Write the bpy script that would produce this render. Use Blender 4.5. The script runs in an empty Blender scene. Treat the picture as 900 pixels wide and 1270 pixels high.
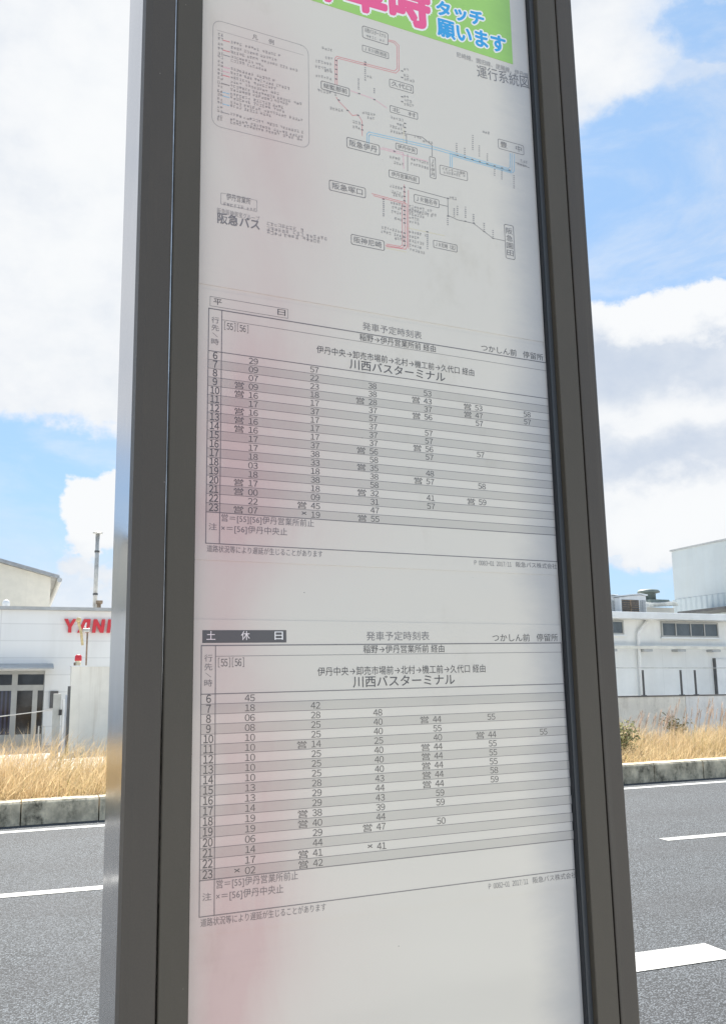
import bpy, math, random
from mathutils import Vector, Matrix, noise
R = math.radians
random.seed(7)
scene = bpy.context.scene
COL = scene.collection

# ------------------------------------------------------------------ camera
FPX, CX, CY = 1174.0, 450.0, 635.0            # focal length and centre, in photo pixels (900 x 1270)
CAM = Vector((0, 0, 1.6))
_up = Vector((383.0 - CX, -(-5783.0 - CY), -FPX)).normalized()      # vertical vanishing point
_fh = (Vector((0, 0, -1)) - _up * (-_up.z)).normalized()
_rh = _fh.cross(_up)
_yw = R(20)                                    # X runs along the road, Y across it
_Wf, _Wr, _Wu = Vector((math.sin(_yw), math.cos(_yw), 0)), Vector((math.cos(_yw), -math.sin(_yw), 0)), Vector((0, 0, 1))
def _outer(a, b): return Matrix([[a[i]*b[j] for j in range(3)] for i in range(3)])
MC = _outer(_Wf, _fh) + _outer(_Wr, _rh) + _outer(_Wu, _up)
cam_d = bpy.data.cameras.new("camera"); cam = bpy.data.objects.new("camera", cam_d); COL.objects.link(cam)
cam.matrix_world = Matrix.Translation(CAM) @ MC.to_4x4()
cam_d.sensor_fit = 'VERTICAL'; cam_d.sensor_height = 24.0; cam_d.lens = 24.0*FPX/1270.0
cam_d.clip_start = 0.02; cam_d.clip_end = 3000
scene.camera = cam

def ray(x, y): return (MC @ Vector((x-CX, -(y-CY), -FPX))).normalized()
def hit(x, y, p0, n):
    d = ray(x, y); return CAM + d*((p0-CAM).dot(n)/d.dot(n))
SL = 0.013                                     # the road climbs gently to the right
def gz(x): return SL*max(-60.0, min(60.0, x))
def ground(x, y, z=0.0): return hit(x, y, Vector((0, 0, z)), Vector((-SL, 0, 1)))
def atY(x, y, Y): return hit(x, y, Vector((0, Y, 0)), Vector((0, 1, 0)))
def azel(x, y):
    d = ray(x, y); return math.degrees(math.atan2(d.x, d.y)), math.degrees(math.asin(d.z))

# ------------------------------------------------------------------ sun, sky, exposure
SUN_AZ, SUN_EL = 7.0, 49.0                    # azimuth clockwise from +Y (behind the sign)
sd = bpy.data.lights.new("sun", 'SUN'); so = bpy.data.objects.new("sun", sd); COL.objects.link(so)
sd.energy = 4.3; sd.angle = R(0.5); sd.color = (1.0, 0.955, 0.88)
_s = Vector((math.sin(R(SUN_AZ))*math.cos(R(SUN_EL)), math.cos(R(SUN_AZ))*math.cos(R(SUN_EL)), math.sin(R(SUN_EL))))
so.rotation_euler = _s.to_track_quat('Z', 'Y').to_euler()
so.location = (0, 0, 30)
scene.view_settings.view_transform = 'Standard'; scene.view_settings.look = 'None'
scene.view_settings.gamma = 1.0; scene.view_settings.use_curve_mapping = False
scene.view_settings.exposure = 1.52

class NT:
    """small helper to write node graphs as expressions"""
    def __init__(s, tree): s.t = tree; s.n = tree.nodes; s.l = tree.links
    def new(s, typ, **kw):
        n = s.n.new(typ)
        for k, v in kw.items(): setattr(n, k, v)
        return n
    def put(s, sock, v):
        if hasattr(v, 'is_output') or isinstance(v, bpy.types.NodeSocket): s.l.new(v, sock)
        elif v is not None: sock.default_value = v
    def m(s, op, a, b=None, c=None, clamp=False):
        n = s.new('ShaderNodeMath', operation=op, use_clamp=clamp)
        for i, v in enumerate((a, b, c)):
            if v is not None: s.put(n.inputs[i], v)
        return n.outputs[0]
    def add(s, a, b): return s.m('ADD', a, b)
    def mul(s, a, b): return s.m('MULTIPLY', a, b)
    def step(s, v, lo, hi):
        n = s.new('ShaderNodeMapRange', interpolation_type='SMOOTHSTEP')
        s.put(n.inputs[0], v); n.inputs[1].default_value = lo; n.inputs[2].default_value = hi
        return n.outputs[0]
    def mix(s, f, a, b, blend='MIX'):
        n = s.new('ShaderNodeMix', data_type='RGBA', blend_type=blend)
        s.put(n.inputs[0], f)
        for i, v in ((6, a), (7, b)):
            if isinstance(v, tuple) and len(v) == 3: v = v + (1,)
            s.put(n.inputs[i], v)
        return n.outputs[2]
    def noise(s, vec, scale, detail=4, rough=0.55, dist=0.0, dims='3D'):
        n = s.new('ShaderNodeTexNoise', noise_dimensions=dims)
        if vec is not None: s.l.new(vec, n.inputs['Vector'])
        n.inputs['Scale'].default_value = scale; n.inputs['Detail'].default_value = detail
        n.inputs['Roughness'].default_value = rough; n.inputs['Distortion'].default_value = dist
        return n.outputs[0]
    def mapping(s, vec, scale=(1, 1, 1), loc=(0, 0, 0)):
        n = s.new('ShaderNodeMapping'); s.l.new(vec, n.inputs[0])
        n.inputs['Scale'].default_value = scale; n.inputs['Location'].default_value = loc
        return n.outputs[0]
    def sep(s, vec):
        n = s.new('ShaderNodeSeparateXYZ'); s.l.new(vec, n.inputs[0]); return n.outputs

world = bpy.data.worlds.new("World"); scene.world = world; world.use_nodes = True
W = NT(world.node_tree); W.n.clear()
sky = W.new('ShaderNodeTexSky', sky_type='NISHITA', sun_disc=False)
sky.sun_elevation = R(SUN_EL); sky.sun_rotation = R(SUN_AZ); sky.altitude = 50
sky.air_density = 1.0; sky.dust_density = 0.6; sky.ozone_density = 2.0
tc = W.new('ShaderNodeTexCoord'); dvec = tc.outputs['Generated']
X, Y, Z = W.sep(dvec)
az = W.mul(W.m('ARCTAN2', X, Y), 57.29578)
el = W.mul(W.m('ARCSINE', Z), 57.29578)
wa = W.noise(W.mapping(dvec, (1, 1, 1.3)), 9.0, 6, 0.6)
wb = W.noise(W.mapping(dvec, (1, 1, 1.3), (3.7, 1.2, 8.1)), 9.0, 6, 0.6)
azw = W.add(az, W.mul(W.add(wa, -0.5), 7.0))
elw = W.add(el, W.mul(W.add(wb, -0.5), 6.0))
def blob(px, py, rx, ry, w):
    a0, e0 = azel(px, py)
    k = 1.0/20.5*math.cos(R(e0))               # photo pixels per degree, roughly
    ra, re = rx/20.0, ry/20.0
    u = W.mul(W.add(azw, -a0), 1.0/ra); v = W.mul(W.add(elw, -e0), 1.0/re)
    g = W.m('SUBTRACT', 1.0, W.add(W.mul(u, u), W.mul(v, v)))
    return W.mul(W.m('MAXIMUM', g, 0.0), w)
def total(items):
    acc = None
    for it in items:
        b = blob(*it); acc = b if acc is None else W.add(acc, b)
    return acc
fbm = W.noise(W.mapping(dvec, (1, 1, 2.0)), 3.2, 9, 0.58, 0.2)
fine = W.noise(W.mapping(dvec, (1, 1, 1.6)), 16.0, 6, 0.6)
fine2 = W.noise(W.mapping(dvec, (1, 1, 1.1), (1.3, 5.2, .7)), 42.0, 5, 0.55)
wisp = W.noise(W.mapping(dvec, (1, 1, 2.4), (7.3, 2.2, 4.7)), 5.0, 7, 0.62, 0.6)
base = W.add(0.64, W.mul(W.add(fbm, -0.5), 1.6))
base = W.add(base, W.mul(W.add(fine, -0.5), 0.35))
soft = W.add(base, total([(-420, 120, 330, 330, 1.5),
    (40, 150, 260, 430, 1.6), (60, 400, 220, 170, 0.9), (40, 590, 190, 78, -2.8), (10, 660, 80, 60, -1.2), (110, 740, 110, 70, 0.5), (45, 650, 45, 30, 0.4),
    (735, 20, 120, 100, 1.0), (850, 80, 120, 50, 0.35), (885, 28, 70, 32, -0.9), (840, 245, 240, 120, -1.9), (800, 735, 200, 36, -1.3), (830, 560, 240, 190, 1.0)]))
soft = W.step(soft, 0.12, 1.45)
sharp = W.add(W.add(-0.1, W.add(W.mul(W.add(fine, -0.5), 1.0), W.mul(W.add(fine2, -0.5), 1.1))), total([(138, 632, 62, 42, 1.5), (130, 700, 70, 46, 0.9), (835, 470, 260, 120, 2.6), (830, 640, 240, 64, 1.8)]))
sharp = W.step(sharp, 0.22, 0.75)
veil = W.mul(W.step(wisp, 0.40, 0.78), 0.55)
dens = W.m('MAXIMUM', W.m('MAXIMUM', soft, sharp), veil)
shade = W.add(W.add(0.62, W.mul(W.add(fbm, -0.5), 1.2)), W.add(W.mul(W.add(fine, -0.5), 0.5), total([
    (20, 230, 90, 60, -0.18), (100, 150, 200, 330, 0.45), (830, 375, 200, 38, 0.9), (800, 440, 170, 62, -0.55), (850, 512, 90, 44, 0.28),
    (820, 565, 190, 38, -0.5), (830, 640, 200, 60, 0.5), (135, 630, 70, 50, 0.6), (790, 30, 120, 80, 0.3)])))
shade = W.add(shade, W.mul(W.add(fine2, -0.5), 0.35))
lit = W.step(shade, -0.10, 1.10)
cloud = W.mix(lit, (3.7, 4.2, 5.0), (5.95, 6.05, 6.15))
skyc = W.mix(1.0, sky.outputs[0], (0.92, 1.05, 1.22), 'MULTIPLY')
wash = W.mix(0.72, skyc, (2.35, 3.75, 5.5))
wash = W.mix(W.mul(W.step(el, 14.0, 1.0), 0.35), wash, (4.1, 5.1, 5.9))      # thin high cloud over the blue
bg = W.new('ShaderNodeBackground'); bg.inputs[1].default_value = 0.056
W.l.new(W.mix(dens, wash, cloud), bg.inputs[0])
W.l.new(bg.outputs[0], W.new('ShaderNodeOutputWorld').inputs[0])

# ------------------------------------------------------------------ helpers
class MB:
    def __init__(s): s.v = []; s.f = []
    def poly(s, pts):
        k = len(s.v); s.v += [tuple(p) for p in pts]; s.f.append(tuple(range(k, k+len(pts)))); return s
    def box(s, x0, x1, y0, y1, z0, z1):
        if x0 > x1: x0, x1 = x1, x0
        if y0 > y1: y0, y1 = y1, y0
        if z0 > z1: z0, z1 = z1, z0
        k = len(s.v)
        s.v += [(x, y, z) for z in (z0, z1) for y in (y0, y1) for x in (x0, x1)]
        s.f += [tuple(k+i for i in q) for q in ((0, 2, 3, 1), (4, 5, 7, 6), (0, 1, 5, 4), (2, 6, 7, 3), (0, 4, 6, 2), (1, 3, 7, 5))]
        return s
    def prism(s, pts, ext):
        """closed outline pts (3D, in one plane) extruded by vector ext"""
        k = len(s.v); n = len(pts); e = Vector(ext)
        s.v += [tuple(p) for p in pts] + [tuple(Vector(p)+e) for p in pts]
        s.f.append(tuple(k+i for i in range(n))); s.f.append(tuple(k+n+i for i in reversed(range(n))))
        for i in range(n):
            j = (i+1) % n; s.f.append((k+i, k+n+i, k+n+j, k+j))
        return s
    def tube(s, pts, r, seg=10, r1=None):
        pts = [Vector(p) for p in pts]; n = len(pts); k = len(s.v)
        for i, p in enumerate(pts):
            t = (pts[min(i+1, n-1)]-pts[max(i-1, 0)]).normalized()
            a = t.orthogonal().normalized() if i == 0 else (a - t*a.dot(t)).normalized()
            b = t.cross(a); rr = r if r1 is None else r+(r1-r)*i/(n-1)
            for q in range(seg):
                th = 2*math.pi*q/seg; s.v.append(tuple(p+(a*math.cos(th)+b*math.sin(th))*rr))
        for i in range(n-1):
            for q in range(seg):
                q2 = (q+1) % seg; s.f.append((k+i*seg+q, k+i*seg+q2, k+(i+1)*seg+q2, k+(i+1)*seg+q))
        s.f.append(tuple(k+q for q in reversed(range(seg)))); s.f.append(tuple(k+(n-1)*seg+q for q in range(seg)))
        return s
    def lathe(s, c, prof, seg=24):
        k = len(s.v); c = Vector(c)
        for r, z in prof:
            for q in range(seg):
                th = 2*math.pi*q/seg; s.v.append((c.x+r*math.cos(th), c.y+r*math.sin(th), c.z+z))
        n = len(prof)
        for i in range(n-1):
            for q in range(seg):
                q2 = (q+1) % seg; s.f.append((k+i*seg+q, k+i*seg+q2, k+(i+1)*seg+q2, k+(i+1)*seg+q))
        s.f.append(tuple(k+q for q in reversed(range(seg)))); s.f.append(tuple(k+(n-1)*seg+q for q in range(seg)))
        return s
    def build(s, name, mat, parent=None, smooth=False, bevel=0.0, loc=None):
        me = bpy.data.meshes.new(name); me.from_pydata(s.v, [], s.f); me.update()
        if smooth:
            for p in me.polygons: p.use_smooth = len(p.vertices) == 4
        o = bpy.data.objects.new(name, me); COL.objects.link(o); me.materials.append(mat)
        if parent is not None: o.parent = parent
        if loc is not None: o.location = loc
        if bevel:
            b = o.modifiers.new('bevel', 'BEVEL'); b.width = bevel; b.segments = 2; b.limit_method = 'ANGLE'
        return o
def tag(o, label=None, cat=None, group=None, kind=None):
    if label: o['label'] = label
    if cat: o['category'] = cat
    if group: o['group'] = group
    if kind: o['kind'] = kind
    return o
def empty(name, loc, rz=0.0, label=None, cat=None, group=None):
    o = bpy.data.objects.new(name, None); COL.objects.link(o); o.location = loc; o.rotation_euler.z = rz
    o.empty_display_size = 0.2
    return tag(o, label, cat, group)

def material(name, col, rough=0.6, metal=0.0, spec=0.5, var=0.0, vscale=3.0, vcol=None, bump=0.0, bscale=40.0, coat=0.0, coat_rough=0.1, fn=None):
    """principled material with procedural colour variation and bump; fn(N, colour, coords) may return another colour"""
    m = bpy.data.materials.new(name); m.use_nodes = True
    N = NT(m.node_tree); p = N.n['Principled BSDF']
    t = N.new('ShaderNodeTexCoord').outputs['Object']
    c = tuple(col)+(1,)
    if var:
        f = N.step(N.noise(t, vscale, 6, 0.62), 0.32, 0.68)
        c = N.mix(f, tuple(x*(1-var) for x in col), vcol or tuple(min(1, x*(1+var)) for x in col))
    if fn: c = fn(N, c, t, p)
    N.put(p.inputs['Base Color'], c)
    p.inputs['Roughness'].default_value = rough; p.inputs['Metallic'].default_value = metal
    p.inputs['Specular IOR Level'].default_value = spec
    p.inputs['Coat Weight'].default_value = coat; p.inputs['Coat Roughness'].default_value = coat_rough
    if bump:
        b = N.new('ShaderNodeBump'); b.inputs['Strength'].default_value = bump; b.inputs['Distance'].default_value = 0.01
        N.l.new(N.noise(t, bscale, 5, 0.6), b.inputs['Height']); N.l.new(b.outputs[0], p.inputs['Normal'])
    return m

# ------------------------------------------------------------------ ground, road, markings
def asphalt_fn(N, c, t, p):
    vo = N.new('ShaderNodeTexVoronoi'); N.l.new(t, vo.inputs['Vector']); vo.inputs['Scale'].default_value = 115.0
    r = N.sep(vo.outputs['Color'])[0]
    fl = N.noise(t, 160, 3, 0.7)
    stone = N.step(N.add(N.mul(r, 0.8), N.mul(N.add(fl, -0.5), 1.1)), 0.18, 0.80)
    c = N.mix(stone, (0.018, 0.021, 0.024), (0.178, 0.197, 0.218))
    big = N.step(N.noise(t, 0.9, 4, 0.6), 0.3, 0.7)
    c = N.mix(N.mul(big, 0.35), c, (0.098, 0.106, 0.115))
    x_, y_, z_ = N.sep(t)
    trk = N.step(N.add(N.m('SINE', N.mul(y_, 3.45)), N.mul(N.add(N.noise(N.mapping(t, (.25, 1.5, 1)), 1.0, 5, .6), -.5), 2.2)), -.2, 1.1)
    c = N.mix(N.mul(trk, .30), c, (0.062, 0.064, 0.070))
    oil = N.step(N.noise(N.mapping(t, (.5, 1.6, 1)), 1.3, 6, .7), .58, .74)
    c = N.mix(N.mul(oil, .35), c, (0.05, 0.05, 0.053))
    gap = N.step(vo.outputs['Distance'], 0.35, 0.75)
    c = N.mix(N.mul(gap, 0.9), c, (0.016, 0.018, 0.020))
    b = N.new('ShaderNodeBump'); b.inputs['Strength'].default_value = 0.55; b.inputs['Distance'].default_value = 0.005
    N.l.new(N.add(vo.outputs['Distance'], N.mul(fl, -1.0)), b.inputs['Height']); b.invert = True
    N.l.new(b.outputs[0], p.inputs['Normal'])
    return c
asphalt = material('asphalt', (0.08, 0.08, 0.085), 0.85, fn=asphalt_fn, spec=0.35)
def paint_fn(N, c, t, p):
    w = N.noise(t, 60, 5, 0.7); s = N.noise(t, 5, 4, 0.6)
    f = N.step(N.add(w, N.mul(s, 0.6)), 0.66, 0.80)
    return N.mix(f, (0.20, 0.205, 0.21), c)
paint = material('road_paint', (0.45, 0.45, 0.43), 0.65, fn=paint_fn, bump=0.3, bscale=120)
soil = material('soil', (0.16, 0.13, 0.09), 0.95, var=0.35, vscale=2.0, bump=0.6, bscale=25)
yard = material('yard_concrete', (0.50, 0.485, 0.45), 0.9, var=0.15, vscale=0.6, bump=0.2, bscale=20)
paving = material('paving', (0.33, 0.32, 0.30), 0.85, var=0.15, vscale=1.5, bump=0.2, bscale=60)

def sheet(name, xs, y0, y1, z, mat, kind='structure', thick=0.0):
    mb = MB(); k = len(xs)
    mb.v = [(x, y, gz(x)+z) for x in xs for y in (y0, y1)]
    mb.f = [(2*i, 2*i+2, 2*i+3, 2*i+1) for i in range(k-1)]
    o = mb.build(name, mat); tag(o, kind=kind); return o
XS = [-1200, -60, -20, 0, 20, 60, 1200]
sheet('ground', XS, -1200, 1200, -0.05, yard)
sheet('road', XS, 1.78, 12.42, 0.0, asphalt)
def slab(name, xs, y0, y1, z0, z1, mat):
    mb = MB()
    for a, b in zip(xs[:-1], xs[1:]):
        k = len(mb.v)
        mb.v += [(x, y, gz(x)+z) for z in (z0, z1) for y in (y0, y1) for x in (a, b)]
        mb.f += [tuple(k+i for i in q) for q in ((4, 5, 7, 6), (0, 1, 5, 4), (2, 6, 7, 3))]
    o = mb.build(name, mat); tag(o, kind='structure'); return o
slab('pavement', XS, -3.0, 1.5, -0.05, 0.15, paving)
slab('verge', XS, 12.70, 17.6, -0.05, 0.20, soil)

def stain_fn(dark, amount):
    def fn(N, c, t, p):
        a = N.step(N.noise(N.mapping(t, (1, 1, 0.35)), 3.0, 7, 0.7), 0.44, 0.66)
        b = N.step(N.noise(t, 14, 5, 0.7), 0.40, 0.65)
        return N.mix(N.mul(N.mul(a, N.add(0.35, N.mul(b, 0.65))), amount), c, dark)
    return fn
kerb_m = material('kerb_concrete', (0.68, 0.585, 0.42), 0.9, var=0.30, vscale=5, bump=0.5, bscale=70, fn=stain_fn((0.060, 0.055, 0.038), 1.0))
def kerb(name, y0, y1, h, L, x0, x1, off):
    mb = MB(); x = x0+off
    while x < x1:
        a, b = x+0.006, x+L-0.006; d = random.uniform(-0.006, 0.006); c = 0.03
        pts = [(y0+d, -0.05), (y0+d, h-c), (y0+d+c, h), (y1, h), (y1, -0.05)]
        mb.prism([(a, yy, gz(a)+zz) for yy, zz in pts], (b-a, 0, SL*(b-a)))
        x += L
    o = mb.build(name, kerb_m, bevel=0.006); tag(o, kind='structure'); return o
kerb('kerb', 12.40, 12.69, 0.275, 0.90, -20, 30, 0.35)
kerb('near_kerb', 1.51, 1.71, 0.15, 0.60, -12, 12, 0.1)

def strip(name, a, b, wdt, z=0.004):
    """painted line from a to b (x, y); its near edge lies wdt/2 before that axis"""
    a, b = Vector((a[0], a[1], 0)), Vector((b[0], b[1], 0)); n = int((b-a).length/1.0)+1
    t = (b-a).normalized(); s = Vector((-t.y, t.x, 0))*wdt/2; mb = MB()
    for i in range(n+1):
        p = a+(b-a)*i/n
        for q in (p-s, p+s): mb.v.append((q.x, q.y, gz(q.x)+z))
    mb.f = [(2*i, 2*i+2, 2*i+3, 2*i+1) for i in range(n)]
    o = mb.build(name, paint); tag(o, kind='structure'); return o
strip('edge_line', (-40, 11.96), (40, 11.84), 0.15)
_lane = lambda x: 8.345-0.036*x
for xa, xb in ((-16.0, -10.0), (-5.2, 1.85), (6.05, 12.0), (18.0, 24.0)):
    strip('lane_line', (xa, _lane(xa)), (xb, _lane(xb)), 0.15)
for xa, xb in ((-14.0, -11.0), (1.95, 3.97), (6.9, 8.9)):
    strip('bay_line', (xa, 4.88-0.008*xa), (xb, 4.88-0.008*xb), 0.31)

# ------------------------------------------------------------------ buildings on the left
def siding_fn(w, h, mortar, msize, ofs=0.0):
    def fn(N, c, t, p):
        b = N.new('ShaderNodeTexBrick'); b.offset = ofs
        x, y, z = N.sep(t); cb = N.new('ShaderNodeCombineXYZ'); N.l.new(N.add(x, y), cb.inputs[0]); N.l.new(z, cb.inputs[1])
        N.l.new(cb.outputs[0], b.inputs['Vector'])
        b.inputs['Scale'].default_value = 1.0; b.inputs['Brick Width'].default_value = w; b.inputs['Row Height'].default_value = h
        b.inputs['Mortar Size'].default_value = msize; b.inputs['Mortar Smooth'].default_value = 0.3
        for i, k in ((1, 1.0), (2, 0.965), (3, mortar)): b.inputs[i].default_value = (k, k, k, 1)
        return N.mix(1.0, N.mix(N.mul(N.step(N.noise(N.mapping(t, (1, 1, 0.15)), 1.2, 6, 0.65), 0.45, 0.8), 0.25), c, (0.55, 0.54, 0.50)), b.outputs['Color'], 'MULTIPLY')
    return fn
white_siding = material('white_siding', (0.84, 0.84, 0.825), 0.6, fn=siding_fn(4.2, 0.5, 0.86, 0.02))
cream_wall = material('cream_wall', (0.70, 0.66, 0.57), 0.75, fn=siding_fn(2.0, 30, 0.95, 0.01), var=0.04)
roof_grey = material('roof_grey', (0.30, 0.31, 0.32), 0.5, var=0.15)
trim_grey = material('trim_grey', (0.42, 0.43, 0.43), 0.5, var=0.1)
alu = material('aluminium_frame', (0.42, 0.42, 0.40), 0.4, 0.4, var=0.08)
glass = material('dark_glass', (0.028, 0.032, 0.038), 0.06, spec=0.5, var=0.5, vscale=1.3)
def curtain_fn(N, c, t, p):
    x = N.sep(t)[0]
    return N.mix(N.step(N.m('SINE', N.mul(x, 55.0)), -0.6, 0.8), (0.015, 0.018, 0.03), (0.05, 0.06, 0.11))
curtain = material('curtain_glass', (0.04, 0.05, 0.09), 0.08, fn=curtain_fn)
white_paint = material('white_paint', (0.80, 0.80, 0.78), 0.5, var=0.05)
steel = material('weathered_steel', (0.50, 0.49, 0.46), 0.45, 0.35, var=0.25, vscale=4)
rust = material('rusty_steel', (0.26, 0.19, 0.13), 0.8, var=0.4, vscale=9)
dark_steel = material('dark_steel', (0.10, 0.10, 0.10), 0.6, var=0.2)
red_paint = material('red_paint', (0.62, 0.035, 0.05), 0.45, var=0.05)
black_plastic = material('black_plastic', (0.02, 0.02, 0.02), 0.5)

YF = 30.0
A = lambda x, y, Yp=YF: atY(x, y, Yp)
zt = A(60, 757).z; xr = A(560, 757).x
shop = empty('showroom_building', (A(0, 800).x, YF, gz(0)), 0, 'long white panelled showroom with flat roof and red lettering, left of the sign', 'building')
ox, oz = shop.location.x, shop.location.z
def L(mb, name, mat, par=None, **k):          # build world-space shapes under a thing standing at par's place
    par = par or shop
    m = par; off = Vector((0, 0, 0))
    while m is not None: off += m.location; m = m.parent
    mb.v = [(v[0]-off.x, v[1]-off.y, v[2]-off.z) for v in mb.v]
    return mb.build(name, mat, par, **k)
x0, x1 = A(-300, 800).x, A(58, 800).x; wz0, wz1 = -0.1, A(30, 832).z
mb = MB()
mb.box(-16, x0, YF, YF+10, -0.3, zt).box(x0, x1, YF, YF+10, wz1, zt).box(x1, xr, YF, YF+10, -0.3, zt).box(x0, x1, YF+1.5, YF+10, -0.3, wz1-.003)
L(mb, 'wall', white_siding)
L(MB().box(-16.1, xr+.1, YF-0.12, YF+10.1, zt+.003, zt+0.10), 'parapet_cap', trim_grey)
# shopfront of glazed doors
yf = YF+0.10
sf = L(MB().box(x0, x1, yf, yf+.08, wz1-.10, wz1-.004).box(x0, x1, yf, yf+.08, A(30, 856.5).z, A(30, 849.5).z).box(x0, x1, yf, yf+.08, A(30, 915).z-.25, A(30, 911).z),
       'shopfront_frame', alu)
mu = [A(-280, 850).x, A(-180, 850).x, A(-80, 850).x, A(-30, 850).x, A(18.5, 850).x, A(44.5, 850).x, A(56.8, 850).x]
mw = [.07, .07, .07, .07, .08, .07, .05]
for i, (xm, w) in enumerate(zip(mu, mw)):
    top = A(44, 851).z if i == 5 else wz1-.1
    L(MB().box(xm-w, xm+w, yf-.01, yf+.09, A(30, 915).z-.25, top), 'mullion', alu, sf)
zb, zm0, zm1 = A(30, 911).z, A(30, 856.5).z, A(30, 849.5).z
for i in range(6):
    a, b = mu[i]+mw[i], mu[i+1]-mw[i+1]
    L(MB().box(a, b, yf+.03, yf+.05, zb, zm0), 'pane', curtain if i == 3 else glass, sf)
    if i < 4: L(MB().box(a, b if i != 4 else mu[6]-mw[6], yf+.03, yf+.05, zm1, wz1-.1), 'pane', glass, sf)
L(MB().box(mu[4]+mw[4], mu[6]-mw[6], yf+.03, yf+.05, zm1, wz1-.1), 'pane', glass, sf)
L(MB().prism([(A(-320, 826).x, YF-.003, A(30, 826.5).z), (A(-320, 826).x, YF-.003, A(30, 823).z), (A(-320, 826).x, YF-.85, A(30, 826).z-.07), (A(-320, 826).x, YF-.85, A(30, 827.6).z-.07)], (A(66, 826).x-A(-320, 826).x, 0, 0)), 'awning', trim_grey)
L(MB().box(A(62, 870).x, A(72, 870).x, YF-.08, YF-.003, A(66, 878).z, A(66, 857).z), 'notice_board', dark_steel)

# hall behind, its gable towards the road
YH = 44.0
hx, hz = A(63.5, 716, YH).x, A(63.5, 716, YH).z
sl = (A(0, 698, YH).z-hz)/(hx-A(0, 698, YH).x); ap = 11.0
hall = empty('gabled_hall', (hx-ap, YH, 0), 0, 'tall cream hall with a low gable roof rising behind the white showroom', 'building')
L(MB().prism([(hx, YH, -.3), (hx, YH, hz), (hx-ap, YH, hz+sl*ap), (hx-2*ap, YH, hz), (hx-2*ap, YH, -.3)], (0, 16, 0)), 'wall', cream_wall, hall)
mb = MB()
for sgn in (0, 1):
    xe, ze = (hx+.35, hz-sl*.35) if sgn == 0 else (hx-2*ap-.35, hz-sl*.35)
    xa, za = hx-ap, hz+sl*ap
    mb.prism([(xe, YH-.35, ze+.01), (xe, YH-.35, ze+.16), (xa, YH-.35, za+.16), (xa, YH-.35, za+.01)], (0, 16.7, 0))
L(mb, 'roof', roof_grey, hall)
L(MB().tube([(hx+.36, YH-.4, hz-sl*.3-.07), (hx+.36, YH+16, hz-sl*.3-.07)], .11), 'gutter', trim_grey, hall)

# chimney, roof vents
p0 = A(117.6, 760, 33.0); p1 = A(121.0, 663, 33.0)
ch = empty('chimney_flue', (p0.x, 33, zt+.1), 0, 'slim tall grey steel flue with bands rising from the showroom roof', 'chimney')
L(MB().tube([(p0.x, 33, zt+.10), (p0.x, 33, p1.z)], .070, 14), 'flue', steel, ch, smooth=True)
for py in (684, 737): L(MB().tube([(p0.x, 33, A(119, py, 33).z-.03), (p0.x, 33, A(119, py, 33).z+.03)], .085, 14), 'band', dark_steel, ch)
L(MB().lathe((p0.x, 33, p1.z), [(.02, -.02), (.05, 0), (.16, .03), (.17, .07), (.12, .09)], 14), 'rain_cap', steel, ch)
q = A(122.5, 750, 32.5)
rv = empty('roof_vent', (q.x, 32.5, zt+.1), 0, 'small brown hooded vent beside the foot of the steel flue', 'vent')
L(MB().box(q.x-.05, q.x+.07, 32.4, 32.6, zt+.1, A(122, 749, 32.5).z), 'stem', rust, rv)
L(MB().box(q.x-.08, q.x+.12, 32.35, 32.65, A(122, 749, 32.5).z+.003, A(122, 745, 32.5).z), 'hood', rust, rv, bevel=.01)
q = A(8, 748, 31.5)
dv = empty('roof_vent', (q.x, 31.5, zt+.1), 0, 'small round white vent on the showroom roof below the cream hall', 'vent')
L(MB().tube([(q.x, 31.5, zt+.1), (q.x, 31.5, zt+.2)], .035), 'stem', steel, dv)
L(MB().lathe((q.x, 31.5, zt+.2), [(.03, 0), (.10, .03), (.12, .12), (.08, .20), (.02, .23)], 16), 'cowl', white_paint, dv, smooth=True)

# red lettering on the facade: italic block capitals
zb_, zt_ = A(100, 784.8).z, A(100, 768).z; H = zt_-zb_
def letters():
    sh = 0.28                                  # slant per unit height
    g = {'Y': [(0, 1), (.32, 1), (.50, .62), (.74, 1), (1.04, 1), (.64, .40), (.64, 0), (.36, 0), (.36, .40)],
         'A': [(0, 0), (.30, 0), (.36, .18), (.70, .18), (.70, 0), (1, 0), (1, 1), (.42, 1)],
         'N': [(0, 0), (0, 1), (.30, 1), (.70, .42), (.70, 1), (1, 1), (1, 0), (.70, 0), (.30, .58), (.30, 0)],
         'M': [(0, 0), (0, 1), (.30, 1), (.55, .5), (.80, 1), (1.1, 1), (1.1, 0), (.82, 0), (.82, .5), (.55, .05), (.28, .5), (.28, 0)],
         'R': [(0, 0), (0, 1), (.80, 1), (1, .85), (1, .52), (.84, .40), (1.02, 0), (.70, 0), (.54, .36), (.30, .36), (.30, 0)]}
    return g, sh
g, sh = letters()
sx = A(79.5, 776).x
sg = empty('wall_sign', (sx, YF, zb_), 0, 'red slanted block capitals YANMAR fixed high on the white facade', 'sign')
wl = A(95.5, 776).x-sx; pitch = (A(116, 776).x-sx)/2.0; cxp = sx
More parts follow.
